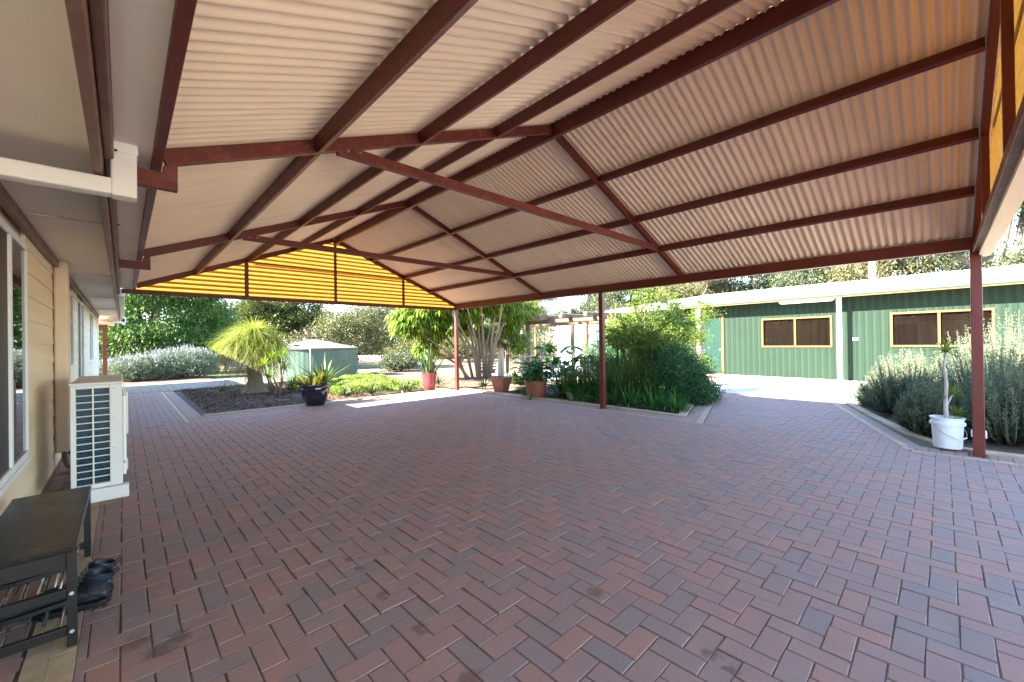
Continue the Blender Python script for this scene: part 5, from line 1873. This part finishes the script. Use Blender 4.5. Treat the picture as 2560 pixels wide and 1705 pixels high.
shrub('dark_shrub', 'dense dark green shrub spilling onto the kerb corner', 9.75, 4.35, [(0, 0, .6, .6, .45, .45), (.35, .05, .65, .45, .4, .4), (-.35, .15, .8, .45, .42, .38), (.45, -.15, .3, .5, .3, .25), (0, .3, 1.05, .5, .4, .28), (-.2, -.25, .4, .4, .28, .3)], 26000, .06, .02, L_DRK, cs=.17, shell=.4, droop=.0, sprays=70)
shrub('climbing_vine', 'leafy vine climbing the flaky white post before the shed door', 13.42, 5.38, [(0, 0, 2.2, .22, .22, .3), (-.1, .05, 1.6, .26, .24, .3), (.1, -.1, 2.6, .15, .15, .2), (0, .05, .7, .3, .28, .35), (.25, -.2, 2.3, .3, .12, .1)], 5000, .055, .028, L_SHR, sprays=18)
shrub('trailing_shrub', 'low trailing green shrub covering the kerb by the passage', 10.2, 4.05, [(0, 0, .18, .6, .3, .2), (.45, .1, .25, .4, .25, .22), (-.4, -.1, .15, .4, .25, .16)], 9000, .05, .02, L_DRK, cs=.1, droop=.2)
shrub('background_shrub', 'leafy green shrub behind the rushes and the railing', 10.8, 6.6, [(0, 0, .8, .8, .9, .7), (.2, .9, 1.0, .6, .6, .6), (0, -.7, 1.3, .7, .5, .5), (-.2, -1.3, .6, .7, .6, .6)], 15000, .07, .03, L_DRK)
shrub('yucca_tuft', 'yellow green tuft left of the tall sunlit shrub', 9.75, 5.95, [(0, 0, 1.7, .35, .35, .35)], 900, .3, .03, L_DRC, cs=.12)

# ---------------------------------------------------------------- rosemary
def rosemary(label, x, y, stems, h, rx, ry, lean=(0, 0)):
    T = thing('rosemary_bush', label, 'rosemary', (x, y, 0), 0, 'rosemary bushes in the right bed')
    mb = MB()
    PV, PD, PL = [], [], []
    for k in range(stems):
        a = random.random() * 6.28
        q = math.sqrt(random.random())
        ex, ey = q * rx * math.cos(a), q * ry * math.sin(a)
        ez = h * (1 - .62 * q ** 2.2) * random.uniform(.6, 1.06)
        b = Vector((ex * .35, ey * .35, .0))
        e = Vector((ex + lean[0] * ez, ey + lean[1] * ez, ez))
        mid = b.lerp(e, .5) + Vector((ex * .12, ey * .12, -.06))
        t = np.linspace(.12, 1.0, 34)[:, None]
        bb_, mm, ee = (np.array(tuple(v)) for v in (b, mid, e))
        pts = (1 - t) ** 2 * bb_ + 2 * t * (1 - t) * mm + t ** 2 * ee
        tg = norm(2 * (1 - t) * (mm - bb_) + 2 * t * (ee - mm))
        pts = np.repeat(pts, 3, 0) + RNG.normal(size=(34 * 3, 3)) * .008
        d = np.repeat(tg, 3, 0) * .75 + unit(34 * 3) * .7
        PV.append(pts)
        PD.append(d)
        PL.append(np.full(34 * 3, k / stems))
        if k % 3 == 0:
            mb.tube([b, mid, e], [.010, .007, .003], 4)
    P, D = np.concatenate(PV), np.concatenate(PD)
    # paler upper ends: sunlight on the tips put into the leaf colour
    hi = (np.tile(np.repeat(np.arange(34), 3), stems) > 20)
    V, F = leaf_quads(P[~hi], D[~hi], .046, .0115)
    leafpart('leaves', (V, F), L_ROS, T)
    V, F = leaf_quads(P[hi], D[hi], .036, .0105)
    leafpart('sunlit_tips', (V, F), L_ROSP, T)
    mb.build('stems', BARKD, T)


rosemary('big rosemary bush behind the white bucket', 10.7, -.75, 640, 1.85, 1.6, 1.15)
rosemary('lower rosemary bush spreading towards the shed', 11.1, .5, 520, 1.25, 1.3, .75)
rosemary('low rosemary at the kerb by the concrete', 12.0, .95, 300, .66, .75, .5)
rosemary('rosemary bush right of the near red post', 10.2, -2.3, 480, 1.75, 1.4, 1.0)
rosemary('small rosemary at the kerb left of the bucket', 9.1, .15, 340, .9, .8, .42)
rosemary('rosemary close behind the white bucket', 9.0, -.65, 380, 1.25, .8, .6)

# ---------------------------------------------------------------- white bucket with dracaena
BK = thing('white_bucket', 'white plastic bucket with wire handle beside the near red post', 'bucket', (7.93, -.03, .03), .4)
BKM = mat('white_bucket_plastic', (.72, .74, .78), .4, var=.03, scale=4, dirt=(.5, .47, .42), dirt_amt=.45, dscale=3)
MB().lathe([(0, 0), (.135, 0), (.138, .01), (.150, .30), (.168, .30), (.170, .31), (.170, .335), (.155, .34), (.156, .385), (.168, .388), (.168, .40), (.155, .402), (.150, .39), (.145, .30), (.132, .05), (0, .05)], 40).build('body', BKM, BK, smooth=True)
MB().lathe([(0, .335), (.147, .33)], 24).build('soil', MULCH, BK)
hd = [(-.172, 0, .32), (-.178, -.03, .27), (-.15, -.10, .20), (-.08, -.158, .155), (0, -.172, .14), (.08, -.158, .155), (.15, -.10, .20), (.178, -.03, .27), (.172, 0, .32)]
ang = math.radians(-65)
rot = lambda p: (p[0] * math.cos(ang) - p[1] * math.sin(ang), p[0] * math.sin(ang) + p[1] * math.cos(ang), p[2])
MB().tube([rot(p) for p in hd], .0035, 6).build('handle', mat('wire_grey', (.25, .25, .27), .4, metal=.7), BK, smooth=True)
MB().tube([rot(p) for p in hd[3:6]], .008, 8).build('grip', BKM, BK, smooth=True)
DR = thing('dracaena_plant', 'tall thin dracaena with pale stem growing in the white bucket', 'plant', (7.93, -.03, .365))
mb = MB()
mb.tube([(0, 0, -.02), (-.01, .01, .15), (.005, .01, .30), (-.015, .0, .5), (0, .02, .75), (.02, .0, .93)], [.026, .024, .02, .018, .016, .012], 9)
mb.tube([(0, .005, .22), (.05, -.03, .30), (.08, -.05, .36)], [.013, .012, .01], 7)
mb.tube([(.07, -.06, -.02), (.09, -.09, .08)], [.014, .012], 7)
mb.build('stem', mat('pale_dracaena_stem', (.42, .38, .34), .7, var=.2, scale=12), DR, smooth=True)
lv = []
for (px, py, pz, L_, k) in ((.02, 0, .93, .24, 26), (.08, -.05, .36, .25, 24), (.09, -.09, .09, .20, 22)):
    v, f = rosette(k, L_, .022, -15, 80, .2, .2, 4, .01, 0)
    lv.append((v + np.array([px, py, pz]), f))
leafpart('leaves', join(lv), L_DRC, DR)
